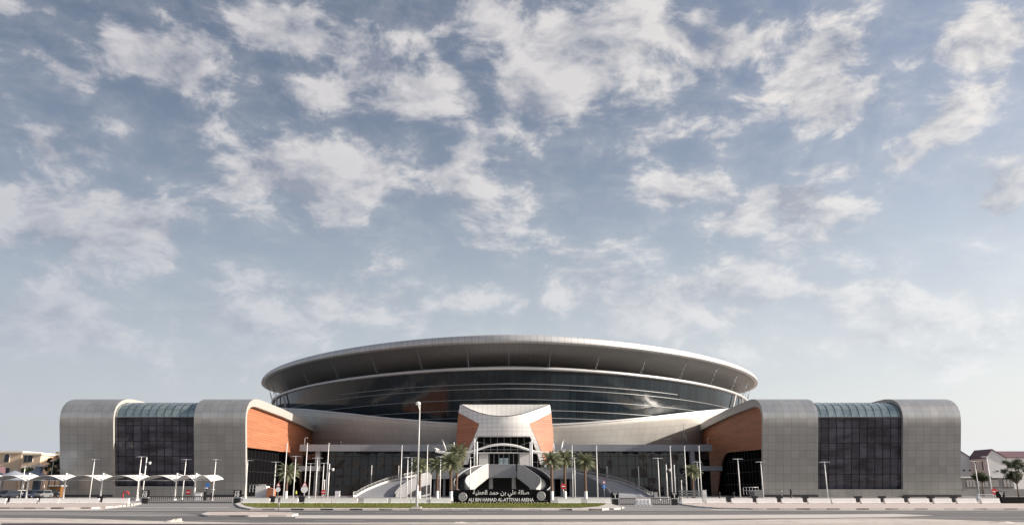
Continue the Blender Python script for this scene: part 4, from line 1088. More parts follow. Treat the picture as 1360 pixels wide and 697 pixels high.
# crowd fences and the low terracotta ramp wall by the lobbies
def crowd(px0, px1, Y, pt, lb, z0=0):
    x0, x1 = W(px0, 646, Y).x, W(px1, 646, Y).x; z1 = W(680, pt, Y).z
    o = empty('guard_rail', ((x0+x1)/2, Y, z0), lb, 'railing', 'white guard rails')
    m = MB(); m.tube((x0, Y, z1), (x1, Y, z1), .05, .05, 6); m.tube((x0, Y, (z0+z1)/2+.1), (x1, Y, (z0+z1)/2+.1), .035, .035, 6); m.build('rails', 'white_metal', o)
    m = MB(); n = max(3, int((x1-x0)/.7))
    for i in range(n+1): x = x0+(x1-x0)*i/n; m.tube((x, Y, z0), (x, Y, z1), .04, .04, 5)
    m.build('uprights', 'white_metal', o, fix=False)
crowd(332, 353, 205, 643.5, 'white guard rail before the left lobby glass', 1.2)
crowd(987, 1007, 205, 646.5, 'white guard rail before the right lobby glass', .6)
x0, x1 = W(339, 652, 200).x, W(352.5, 652, 200).x
tag(MB().prism([(x0, 0), (x1+1.2, 0), (x1, 2.6), (x0, 2.6)], 1, 200, 203).build('ramp_wall', 'whitewash', None, origin=(x0, 200, 0)), 'white sloping end wall below the guard rail of the left lobby', 'wall')
x0, x1 = W(353.5, 652, 198).x, W(363.5, 652, 198).x
tag(MB().prism([(x0, 0), (x1, 0), (x1, 1.9), (x0+.2, 2.3)], 1, 198, 200).build('terracotta_wall', 'orange', None, origin=(x0, 198, 0)), 'low terracotta wall beside the white sloping wall of the left lobby', 'wall')
x0, x1 = W(1002, 652, 198).x, W(1012, 652, 198).x
tag(MB().prism([(x0, 0), (x1, 0), (x1, 1.7), (x0, 1.5)], 1, 198, 203).build('ramp_wall', 'far_wall', None, origin=(x0, 198, 0)), 'low grey wall in shade below the guard rail of the right lobby', 'wall')
# slatted low planter edge left of the pale pier
x0, x1 = GX(903, 135), GX(935, 135)
m = MB()
for z in (.35, .75, 1.15, 1.5): m.box2((x0, 135, z), (x1, 135.08, z+.2))
for k in range(4): x = x0+(x1-x0)*k/3; m.box2((x-.05, 135.085, 0), (x+.05, 135.2, 1.75))
tag(m.build('slatted_screen', 'line', None, origin=((x0+x1)/2, 135, 0), fix=False), 'low grey slatted screen left of the pale pier behind gate 1', 'screen')
# dark gap blocks seen between barriers
GB = [(10.5, 'left of all the canopy posts'), (51, 'below the first canopy post'), (133.5, 'below the third canopy post'), (361.5, 'behind the left end of the grass'), (400.5, 'under the white triangle sign'), (969, 'right of the pale pier'), (1002.3, 'before the inner edge of the right wing'), (1035.5, 'left of the tall dark bollard'), (1070, 'left of the right bay'), (1140.3, 'below the middle of the right bay'), (1172.3, 'right of the middle of the right bay'), (1204, 'below the right edge of the right bay'), (1237, 'before the blank outer part of the right wing'), (1267.5, 'at the outer edge of the right wing')]
for i, (px, lb) in enumerate(GB):
    Y = 122; x = GX(px, Y); m = MB(); m.box((x, Y, .62), (.9, .7, .62), taper=.93); m.box((x, Y, .16), (.6, .5, .32)); m.box((x, Y, .955), (.96, .76, .05))
    o = m.build('planter_box', 'black', None, origin=(x, Y, 0), fix=False); tag(o, 'black box in a barrier gap '+lb, 'planter', 'black boxes behind the barrier gaps')

# ------------------------------------------------------------------ parking canopies
cx = [33.9-49.5*2, 33.9-49.5, 33.9, 83.3, 132.6, 182.2, 231.6, 257.2]
YC_ = 150.0
names = ['off the left edge', 'leftmost in view', 'second from the left', 'third from the left', 'in the middle of the row', 'third from the right', 'small last but one', 'half bay at the right end']
def canopy_bay(xa, xb, Y, lb, mat='fabric', endbay=False):
    o = empty('parking_canopy', (xa, Y, 0), lb, 'parking canopy', 'white membrane parking canopies')
    zt_ = W(680, 627.5, YC_).z; zl = W(680, 638.3, YC_).z; zh = W(680, 632.3, YC_).z
    post = MB().lathe([(.34, 0), (.34, .25), (.2, .3)], (xa, Y, 0), 10).tube((xa, Y, .2), (xa, Y, zt_), .17, .14, 10).build('post', 'white_metal', o)
    arm = MB(); arm.tube((xa, Y, zt_-.1), (xa+1.5, Y+.6, zl+.75), .07, .06, 6); arm.tube((xa, Y, zt_-.1), (xa, Y+4.6, zl+.6), .09, .06, 6); arm.tube((xa, Y, zt_-.9), (xa, Y+4.2, zl+.35), .07, .06, 6)
    arm.tube((xa, Y, zl+.1), (xb if not endbay else xb-.3, Y, zl+.1), .04, .04, 6); arm.build('arm', 'white_metal', o)
    rows = []; L = xb-xa
    for j in range(9):
        y = Y-.7+j*.82; v = j/8; row = []
        for i in range(17):
            u = i/16; arc = math.sin(math.pi*u)
            if endbay: arc = math.sin(math.pi*min(1, .12+u*.88))
            z = zl-.02+(zh-zl+.22)*arc*(1-.25*v)+.45*v
            if i in (0,) and not endbay: z += .12
            row.append((xa+L*u, y+ (.25*math.sin(math.pi*v))*0, z))
        rows.append(row)
    m = MB(); m.loft(rows); m.loft([[(x, y, z-.05) for x, y, z in r] for r in rows])
    m.loft([rows[0], [(x, y, z-.05) for x, y, z in rows[0]]]); m.loft([rows[-1], [(x, y, z-.05) for x, y, z in rows[-1]]])
    m.build('membrane', mat, o, fix=False)
for i in range(len(cx)):
    xa = GX(cx[i], YC_); xb = GX(cx[i+1], YC_) if i < len(cx)-1 else GX(279.5, YC_)
    canopy_bay(xa, xb, YC_, 'white arched parking canopy, '+names[i] if i != 6 else 'narrow white arched parking canopy before the last half bay', endbay=(i == len(cx)-1))
# further rows, grey in the shade
for r_i, (Y, x0, n, wd) in enumerate(((196, -167, 5, 10.5), (226, -182, 5, 11.0))):
    for k in range(n):
        xa = x0+k*wd; 
        if xa+wd > -114: continue
        o = empty('shade_tent', (xa, Y, 0), 'grey tented shade in the %s row behind the white canopies, %s from the left' % (('nearer', 'farther')[r_i], ORD[k]), 'shade tent', 'grey shade tents')
        m = MB(); zt_ = 6.3+.8*r_i; zb = 4.0+.5*r_i
        c = [(xa, Y), (xa+wd, Y), (xa+wd, Y+9), (xa, Y+9)]; rows = []
        for j in range(9):
            row = []
            for i in range(13):
                u, v = i/12, j/8; s1 = 1-abs(2*u-1); s2 = 1-abs(2*v-1); z = zb+(zt_-zb)*(min(s1, s2)**1.0*.7+.3*s1*s2)
                row.append((xa+wd*u, Y+9*v, z))
            rows.append(row)
        m.loft(rows); m.loft([[(x, y, z-.06) for x, y, z in r] for r in rows]); m.build('membrane', 'grey_fabric', o, fix=False)
        for (x, y) in c: MB().tube((x+.15 if x == xa else x-.15, y+.1 if y == Y else y-.1, 0), (x+.15 if x == xa else x-.15, y+.1 if y == Y else y-.1, zb), .09, .09, 6).build('post', 'steel', o)

# ------------------------------------------------------------------ vehicles
def car(px, Y, label, body_col, yaw=0, z=0, suv=True, name='parked_car'):
    p = Vector((GX(px, Y), Y, 0)); o = empty(name, (0, 0, 0), label, 'car', 'parked cars')
    key = 'paint_%d' % int(body_col[0]*1000)
    if key not in M: M[key] = simple(key, body_col, .25, .1, .03)
    H = 1.75 if suv else 1.45; L = 4.8
    side = [(-2.4, .45), (-2.38, .85), (-2.2, .98), (-1.35, 1.05), (-.75, H-.05), (-.4, H), (1.3, H), (1.75, H-.1), (2.2, 1.12), (2.38, .98), (2.4, .45), (1.95, .3), (-1.95, .3)]
    m = MB(); n = len(side); rings = []
    for y, kx, dz in ((-.92, .985, 0), (-.95, 1, 0), (.95, 1, 0), (.92, .985, 0)):
        rings.append([(x*kx, (y if z_ < 1.1 else y*.82), z_) for x, z_ in side])
    vs = [v for r in rings for v in r]; fs = [list(range(n)), list(range(3*n, 4*n))[::-1]]
    for k in range(3):
        for i in range(n): j = (i+1) % n; fs.append((k*n+i, k*n+j, (k+1)*n+j, (k+1)*n+i))
    m.add(vs, fs); bo = m.build('body', key, o)
    for s_ in (-1, 1):
        m = MB(); q = [(-1.15, 1.12), (-.68, H-.15), (.25, H-.13), (.25, 1.12)]; q2 = [(.33, 1.12), (.33, H-.13), (1.3, H-.13), (1.85, 1.15)]
        for qq in (q, q2):
            m.add([(x, s_*(.955 if z_ < 1.2 else .79), z_) for x, z_ in qq], [(0, 1, 2, 3)])
        m.build('side_window', 'window', o, fix=False)
        for xw in (-1.5, 1.5):
            m = MB(); m.tube((xw, s_*.72, .36), (xw, s_*.97, .36), .36, .36, 18); t = m.build('wheel', 'rubber', o); MB().tube((xw, s_*.9, .36), (xw, s_*.985, .36), .22, .2, 12).build('rim', 'steel', t)
        MB().box((-2.37, s_*.68, .78), (.08, .36, .16)).build('headlight', 'ring', o, fix=False)
        MB().box((2.37, s_*.72, .88), (.08, .25, .2)).build('tail_light', 'red', o, fix=False)
    m = MB(); m.add([(-1.37, -.84, 1.1), (-1.37, .84, 1.1), (-.8, .74, H-.1), (-.8, -.74, H-.1)], [(0, 1, 2, 3)]); m.build('windscreen', 'window', o, fix=False)
    o.location = p; o.rotation_euler.z = yaw; return o
car(10, 178, 'dark parked car under the leftmost white canopies', (.03, .035, .05), R(75))
car(22, 186, 'white parked car behind the leftmost white canopies', (.6, .6, .6), R(80))
car(40, 182, 'dark blue parked car behind the first canopy post', (.025, .035, .07), R(95))
car(56, 184, 'grey parked car between the first two canopy posts', (.2, .21, .22), R(88))
car(67, 196, 'black parked car near the outer edge of the left wing', (.012, .012, .014), R(92))
car(1356, 235, 'dark parked car behind the sparse tree at the far right', (.02, .035, .06), R(8))
# brown cabin
p = Vector((GX(74.5, 205), 205, 0)); o = empty('guard_cabin', p, 'brown cabin beside the outer edge of the left wing', 'cabin')
MB().box(p+Vector((0, 0, 1.3)), (2.8, 2.2, 2.6)).build('wall', simple('brown_cabin', (.20, .085, .02), .7), o, fix=False); MB().box(p+Vector((0, 0, 2.68)), (3.2, 2.6, .16)).build('roof', 'whitewash', o, fix=False); MB().box(p+Vector((-.4, -1.11, 1.5)), (1, .03, .8)).build('window', 'window', o, fix=False)
# white tank tower seen over the tents
p = Vector((GX(46.5, 236), 236, 0)); o = empty('kiosk_tower', p, 'pale narrow tower with a flat cap among the grey tents', 'tower'); MB().box(p+Vector((0, 0, 4.0)), (1.5, 1.5, 8)).build('shaft', 'grey_fabric', o, fix=False); MB().box(p+Vector((0, 0, 8.15)), (3.4, 2.4, .3)).build('cap', 'whitewash', o, fix=False)

# ------------------------------------------------------------------ palms and trees
def palm(px, Y, pyc, rpx, label, seed, n=46, base=True, z0=0.):
    rg = random.Random(seed); p = Vector((GX(px, Y), Y, 0)); h = W(680, pyc, Y).z-.25
    o = empty('palm_tree', p, label, 'palm', 'date palms before the arena')
    r = rpx*Y/1100
    lean = rg.uniform(-.12, .12); m = MB(); k = 22; prev = None
    for i in range(k):
        t0, t1 = i/k, (i+1)/k; f = lambda t: p+Vector((lean*math.sin(t*2.2), 0, h*t))
        a, b = f(t0), f(t1); rr = .30-.06*t0
        if t0*h < 1.45 and base: continue
        m.tube(a, b, rr*.86, rr*1.06, 9)
    m.lathe([(.24, h-.5), (.42, h-.15), (.38, h+.15), (.1, h+.5)], p+Vector((lean*.8, 0, 0)), 9)
    m.build('trunk', 'palm_bark', o)
    if base: MB().lathe([(.36, 0), (.31, .3), (.295, 1.55), (.25, 1.56)], p, 12).build('painted_base', 'whitewash', o)
    c = p+Vector((lean*.8, 0, h+.2)); vs = []; fs = []
    for i in range(n):
        az = i*2.39996+rg.uniform(-.3, .3); q = (i+.5)/n
        el = R(82)-R(118)*q**1.05+rg.uniform(-.1, .1); L = r*rg.uniform(.95, 1.2)*(1.0 if q > .15 else .85)
        pts = []; pos = c.copy(); e_ = el; ns = 12
        for s_ in range(ns+1):
            pts.append(pos.copy()); d = Vector((math.cos(e_)*math.cos(az), math.cos(e_)*math.sin(az), math.sin(e_)))
            pos = pos+d*(L/ns); e_ -= R(64)/ns*(.4+1.2*s_/ns)*(1.1 if el > 0 else .75)
        side0 = Vector((-math.sin(az), math.cos(az), 0))
        for s_ in range(ns):
            a, b = pts[s_], pts[s_+1]; t = (b-a).normalized(); up = side0.cross(t); wd = .03
            k0 = len(vs); vs += [a-side0*wd, a+side0*wd, b+side0*wd*.7, b-side0*wd*.7]; fs.append((k0, k0+1, k0+2, k0+3))
            if s_ < 1: continue
            for sub in range(3):
                f0 = (sub+rg.uniform(0, .6))/3; bp = a+(b-a)*f0; prof = math.sin(math.pi*min(1, (s_+f0)/ns*.88+.1))
                ll = L*.26*prof*rg.uniform(.75, 1.1)
                for sg in (-1, 1):
                    tip = bp+side0*sg*ll*.72+t*ll*.62+up*ll*.28*1+Vector((0, 0, -ll*.22))
                    w2 = t*.045*rg.uniform(.8, 1.3); k0 = len(vs); vs += [bp-w2, bp+w2, bp+(tip-bp)*.6+w2*.7, tip]; fs.append((k0, k0+1, k0+2, k0+3))
    m = MB(); m.add(vs, fs); m.build('crown', 'palm_leaf', o, fix=False)
    if rg.random() < .5:
        m = MB()
        for i in range(9):
            az = rg.uniform(0, 6.28); a = c+Vector((.2*math.cos(az), .2*math.sin(az), -.1)); b = a+Vector((.5*math.cos(az), .5*math.sin(az), -rg.uniform(.5, .8))); m.tube(a, b, .05, .12, 5)
        m.build('dry_leaf_bases', 'palm_bark', o)
    return o
palm(379.3, 165, 626, 17, 'lone date palm before the left lobby', 11)
palm(556.8, 168, 617.5, 15, 'date palm directly behind the tall street lamp', 12)
palm(580.6, 176, 617, 15, 'darker date palm behind the others, left of the name wall', 13)
palm(598.8, 150, 614, 18.5, 'large date palm at the left end of the name wall', 14, n=54)
palm(605.5, 178, 600.5, 17, 'tallest date palm, its crown rising above the large palm left of the name wall', 15, n=50)
palm(733.2, 155, 611, 17, 'date palm at the right end of the name wall', 16)
palm(750.6, 172, 608, 17, 'date palm behind the red sign right of the name wall', 17)
palm(778.2, 158, 612, 16.5, 'date palm with a pale trunk, rightmost of the central group', 18)
palm(921, 172, 625.5, 13.5, 'lone date palm before the right lobby', 19, base=False)

def tree(px, Y, pyb, pyt, wpx, label, seed, dens=1.0, trunk_top=.35, name='leafy_tree', flat=1.0):
    rg = random.Random(seed); p = Vector((GX(px, Y), Y, 0)); zt_ = W(680, pyt, Y).z; zb = W(680, pyb, Y).z; rx = wpx*Y/1100
    o = empty(name, p, label, 'tree'); m = MB()
    zc = (zt_+zb)/2; m.tube(p, p+Vector((.1, 0, zb)), .22, .16, 8)
    clumps = []
    for i in range(int(16*dens)):
        a = rg.uniform(0, 6.28); rr = rg.uniform(.1, .85)**.7; zz = rg.uniform(-1, 1)
        k = math.sqrt(max(0, 1-zz*zz*.8)); c = p+Vector((rx*rr*k*math.cos(a), rx*rr*k*math.sin(a), zc+(zt_-zb)/2*zz*.8)); clumps.append((c, rx*rg.uniform(.22, .42)))
        m.tube(p+Vector((.1, 0, zb*.85)), c, .09, .025, 5)
    m.build('trunk', 'bark', o)
    vs = []; fs = []
    for c, r in clumps:
        for i in range(int(230*(r/ .8)**1.2)+60):
            d = Vector((rg.gauss(0, 1), rg.gauss(0, 1), rg.gauss(0, 1))); d.normalize(); q = c+Vector((d.x, d.y, d.z*.75))*r*rg.uniform(.25, 1.08)
            s_ = rg.uniform(.09, .17)*max(.8, min(1.6, Y/200)); u = Vector((rg.gauss(0, 1), rg.gauss(0, 1), rg.gauss(0, 1))).normalized(); v = u.orthogonal().normalized()
            k0 = len(vs); vs += [q-u*s_, q+v*s_*.6, q+u*s_, q-v*s_*.6]; fs.append((k0, k0+1, k0+2, k0+3))
    m = MB(); m.add(vs, fs); m.build('crown', 'tree_leaf', o, fix=False); return o
tree(1307, 225, 637.5, 627.5, 12, 'small round dark tree before the grey building at right', 31, 1.5)
tree(1353, 215, 640, 607, 15, 'sparse tall tree at the right edge', 32, 1.6)
tree(62, 262, 634, 605, 7, 'dark bushy tree beside the peach villa, left one of three', 33, 1.3)
tree(70, 258, 636, 607, 8, 'dark bushy tree beside the peach villa, middle one of three', 34, 1.5)
tree(77, 262, 632, 601.5, 7, 'dark bushy tree touching the outer edge of the left wing', 35, 1.3)
tree(32, 290, 632, 621, 9, 'low dark tree before the peach villa', 36, 1.2)

# ------------------------------------------------------------------ villas and houses
def arch_window(par, xc, zb, w_, h, Y, arched=True, mat='window'):
    pts = [(xc-w_/2, zb), (xc+w_/2, zb), (xc+w_/2, zb+h-w_/2)]
    if arched: pts += [(xc+w_/2*math.cos(a), zb+h-w_/2+w_/2*math.sin(a)) for a in [R(20*i) for i in range(1, 9)]]
    else: pts += [(xc+w_/2, zb+h), (xc-w_/2, zb+h)]
    pts += [(xc-w_/2, zb+h-w_/2)] if arched else []
    fr = [(xc+(x-xc)*1.25, zb+(z-zb)*1.1-.1) for x, z in pts]
    f_ = MB().prism(fr, 1, Y-.18, Y-.004).build('window', 'villa_trim', par, fix=False); MB().prism(pts, 1, Y-.24, Y-.185).build('pane', mat, f_, fix=False)
def villa(px0, px1, Y, pyt, label, wins, bay=None):
    x0, x1 = W(px0, 620, Y).x, W(px1, 620, Y).x; zt_ = W(680, pyt, Y).z
    o = empty('villa', ((x0+x1)/2, Y, 0), label, 'villa', 'peach villas on the left')
    MB().box2((x0, Y, 0), (x1, Y+14, zt_-.8)).build('wall', 'villa', o, fix=False)
    c = MB(); c.box2((x0-.5, Y-.5, zt_-.798), (x1+.5, Y+14.5, zt_-.3)); c.box2((x0-.25, Y-.25, zt_-.3), (x1+.25, Y+14.2, zt_)); c.build('cornice', 'villa_trim', o, fix=False)
    MB().box2((x0-.1, Y-.12, zt_*.56), (x1+.1, Y-.004, zt_*.56+.35)).build('string_course', 'villa_trim', o, fix=False)
    for px, py, w_, h, ar in wins: arch_window(o, W(px, py, Y).x, W(px, py, Y).z, w_, h, Y, ar)
    return o
villa(-40, 26.5, 310, 598.6, 'peach villa with an arched window at the left edge', [(-22, 613, 1.6, 2.8, True), (8.5, 613, 1.7, 2.9, True), (9, 629, 1.8, 2.2, False), (-22, 629, 1.8, 2.2, False)])
villa(27.5, 52, 303, 601, 'middle peach villa with paired arched windows', [(33.5, 613.5, 1.1, 2.6, False), (38, 613, .9, 2.6, True), (41.5, 612.5, .8, 2.4, False), (30, 627, 1.2, 1.6, False)])
villa(53, 90, 312, 601.5, 'peach villa half hidden by dark trees beside the left wing', [(57, 613, 1.2, 2.4, True), (64, 613, 1.2, 2.4, True), (76, 608, 1.2, 2.2, False)])
# pinkish red low roof left
p0 = W(-4, 620, 300).x; p1 = W(5.5, 620, 300).x
m = MB().prism([(p0, 6.5), (p1, 6.5), (p1-.4, 9.6), (p0, 9.9)], 1, 297, 301.5); o = m.build('red_awning', 'maroon', None, origin=(p0, 297, 0), fix=False)
MB().box2((p0, 297.2, 0), (p1-.3, 301.2, 6.497)).build('wall', 'house_white', o, fix=False); tag(o, 'small white block with a maroon sloping top at the left edge', 'building')

def gable_house(name, label, eave_px, ridge_px, gable_right_px, Y, py_ridge, py_eave, wins, gcol, fcol, depth=16):
    """ridge runs back-to-left; the roof slope faces us on the left, the gable on the right"""
    pass
def house(label, px0, pxr, px1, Y, py_eave, py_ridge, wall, wins, depth=10.5, side=False):
    """gable end facing the street, ridge running away from the viewer"""
    x0, x1, xr = W(px0, 620, Y).x, W(px1, 620, Y).x, W(pxr, 620, Y).x; ze, zr_ = W(680, py_eave, Y).z, W(680, py_ridge, Y).z
    o = empty('gabled_house', ((x0+x1)/2, Y, 0), label, 'house', 'white gabled houses on the right')
    MB().prism([(x0, 0), (x1, 0), (x1, ze), (xr, zr_), (x0, ze)], 1, Y, Y+depth).build('wall', wall, o, fix=False)
    m = MB()
    for (xa, za, xb, zb) in ((x0-.4, ze-.25, xr, zr_+.02), (xr, zr_+.02, x1+.4, ze-.25)):
        m.prism([(xa, za+.02), (xb, zb+.02), (xb, zb+.3), (xa, za+.3)], 1, Y-.4, Y+depth+.4)
    m.build('roof', 'maroon', o, fix=False)
    for px, py, w_, h in wins:
        x, z = W(px, py, Y).x, W(px, py, Y).z
        f_ = MB().box2((x-w_/2-.12, Y-.12, z-.12), (x+w_/2+.12, Y-.004, z+h+.12)).build('window', 'whitewash', o, fix=False); MB().box2((x-w_/2, Y-.16, z), (x+w_/2, Y-.124, z+h)).build('pane', 'window', f_, fix=False)
    if side:
        MB().box2((x0-.06, Y+.2, 0), (x0-.004, Y+depth-.1, ze-.3)).build('side_wall', 'house_pink', o, fix=False)
        for yy in (Y+2.6, Y+7):
            z = W(px0, 624.5, yy).z; f_ = MB().box2((x0-.14, yy-.75, z), (x0-.062, yy+.75, z+3.4)).build('window', 'villa_trim', o, fix=False); MB().box2((x0-.18, yy-.45, z+.1), (x0-.142, yy+.45, z+3.2)).build('pane', 'window', f_, fix=False)
    return o
house('white gabled house half hidden behind the outer edge of the right wing', 1254, 1273, 1291.5, 300, 608.5, 595.5, 'house_white', [(1280, 625, .8, .5), (1288, 625, .8, .5)])
house('white gabled house behind the lamp post left of gate 2', 1311.5, 1320.5, 1337, 290, 607.5, 597, 'house_white', [(1333, 614, .8, .8), (1325, 626, .8, .5), (1335, 626, .8, .5)], side=True)
Y = 312; x0, x1 = W(1338, 620, Y).x, W(1420, 620, Y).x; zr_, ze = W(680, 600, Y+8).z, W(680, 607.5, Y).z
o = empty('long_house', ((x0+x1)/2, Y, 0), 'long white house with a maroon roof behind the sparse tree at the right edge', 'house')
MB().prism([(Y, 0), (Y+16, 0), (Y+16, ze), (Y+8, zr_), (Y, ze)], 0, x0, x1).build('wall', 'house_white', o, fix=False)
m = MB()
for a, b in (((Y-.5, ze-.1), (Y+8, zr_+.03)), ((Y+8, zr_+.03), (Y+16.5, ze-.1))):
    m.prism([(a[0], a[1]+.02), (b[0], b[1]+.02), (b[0], b[1]+.3), (a[0], a[1]+.3)], 0, x0-.4, x1+.3)
m.build('roof', 'maroon', o, fix=False)
for px in (1339, 1347, 1356):
    x = W(px, 620, Y).x; z = W(px, 621, Y).z; f_ = MB().box2((x-.6, Y-.12, z-.1), (x+.6, Y-.004, z+1.4)).build('window', 'whitewash', o, fix=False); MB().box2((x-.45, Y-.16, z), (x+.45, Y-.124, z+1.25)).build('pane', 'window', f_, fix=False)
# long grey low building in front of the houses
Y = 256; x0, x1 = W(1268, 645, Y).x, W(1347, 645, Y).x; zt_ = W(680, 632.5, Y).z
o = empty('low_building', ((x0+x1)/2, Y, 0), 'long low grey building with wide windows in front of the white houses', 'building')
MB().box2((x0, Y, 0), (x1, Y+10, zt_-.3)).build('wall', 'far_wall', o, fix=False)
MB().box2((x0-.3, Y-.3, zt_-.298), (x1+.3, Y+10.3, zt_)).build('parapet', 'whitewash', o, fix=False)
for a, b in ((1283, 1295), (1297, 1312), (1316, 1326), (1332, 1346)):
    xa, xb = W(a, 640, Y).x, W(b, 640, Y).x; f_ = MB().box2((xa, Y-.1, W(680, 647, Y).z), (xb, Y-.004, W(680, 635.5, Y).z)).build('window', 'dark', o, fix=False)
    n = 3
    for k in range(n):
        u0 = xa+(xb-xa)*(k+.08)/n; u1 = xa+(xb-xa)*(k+.92)/n; MB().box2((u0, Y-.14, W(680, 646.4, Y).z), (u1, Y-.104, W(680, 636.2, Y).z)).build('pane', 'pale_window', f_, fix=False)
x0, x1 = GX(1268, 225), GX(1420, 225)
tag(MB().box2((x0, 225, 0), (x1, 225.3, 1.9)).build('boundary_wall', 'far_wall', None, origin=((x0+x1)/2, 225, 0), fix=False), 'plain grey boundary wall behind gate 2', 'wall')
# barrier arm
p = Vector((GX(1300, 160), 160, 0)); o = empty('boom_barrier', p, 'white boom barrier lying across the drive left of gate 2', 'boom barrier')
MB().box(p+Vector((0, 0, .55)), (.4, .4, 1.1)).build('housing', 'white_plastic', o, fix=False); MB().box2((p.x, p.y-.25, .85), (p.x+4.6, p.y-.21, .97)).build('arm', 'white_plastic', o, fix=False)

# little lamps and plant standing on the canopy roofs
def zc(Y): return W(680, 589.8, PY).z-.01
for px, py, lb in ((404.5, 581.5, 'small hooked light on the left end of the grey canopy roof'), (940, 581.5, 'small hooked light on the right end of the grey canopy roof')):
    b = Vector((W(px, 590, 249).x, 249, zc(0)+.0)); t = W(680, py, 249).z
    tag(MB().path([b, Vector((b.x, b.y, t)), Vector((b.x+.5, b.y, t+.25)), Vector((b.x+.9, b.y, t))], .05, 6).build('roof_light', 'white_metal', None, origin=b), lb, 'light')
for k, px in enumerate((882, 886.5, 891)):
    b = Vector((W(px, 590, 248.5).x, 248.5, zc(0))); t = W(680, 583.5, 248.5).z
    m = MB(); m.path([b, Vector((b.x, b.y, t))], .05, 6); m.lathe([(.001, 0), (.5, .1), (.55, .22), (.001, .3)], Vector((b.x, b.y, t)), 10)
    tag(m.build('satellite_dish', 'ring', None, origin=b), 'small aerial on the right canopy roof, %s of three from the left' % ORD[k], 'aerial', 'aerials on the right canopy')
a = W(453, 590, 248); tag(MB().tube(Vector((a.x, 248, zc(0))), Vector((a.x-.5, 248, zc(0)+1.5)), .3, .22, 6).build('roof_vent', 'black', None, origin=(a.x, 248, zc(0))), 'leaning black vent on the left canopy roof', 'vent')
a = W(908, 590, 251); t = W(908, 562, 251); u = W(914.5, 580, 251)
tag(MB().tube((a.x, 251, zc(0)), (t.x, 251, t.z), .1, .08, 6).tube((W(914, 590, 251).x, 251, zc(0)), (W(909.5, 577, 251).x, 251, W(909.5, 577, 251).z), .08, .08, 6).build('roof_mast', 'steel', None, origin=(a.x, 251, zc(0))), 'thin steel mast with a brace on the right canopy roof', 'mast')

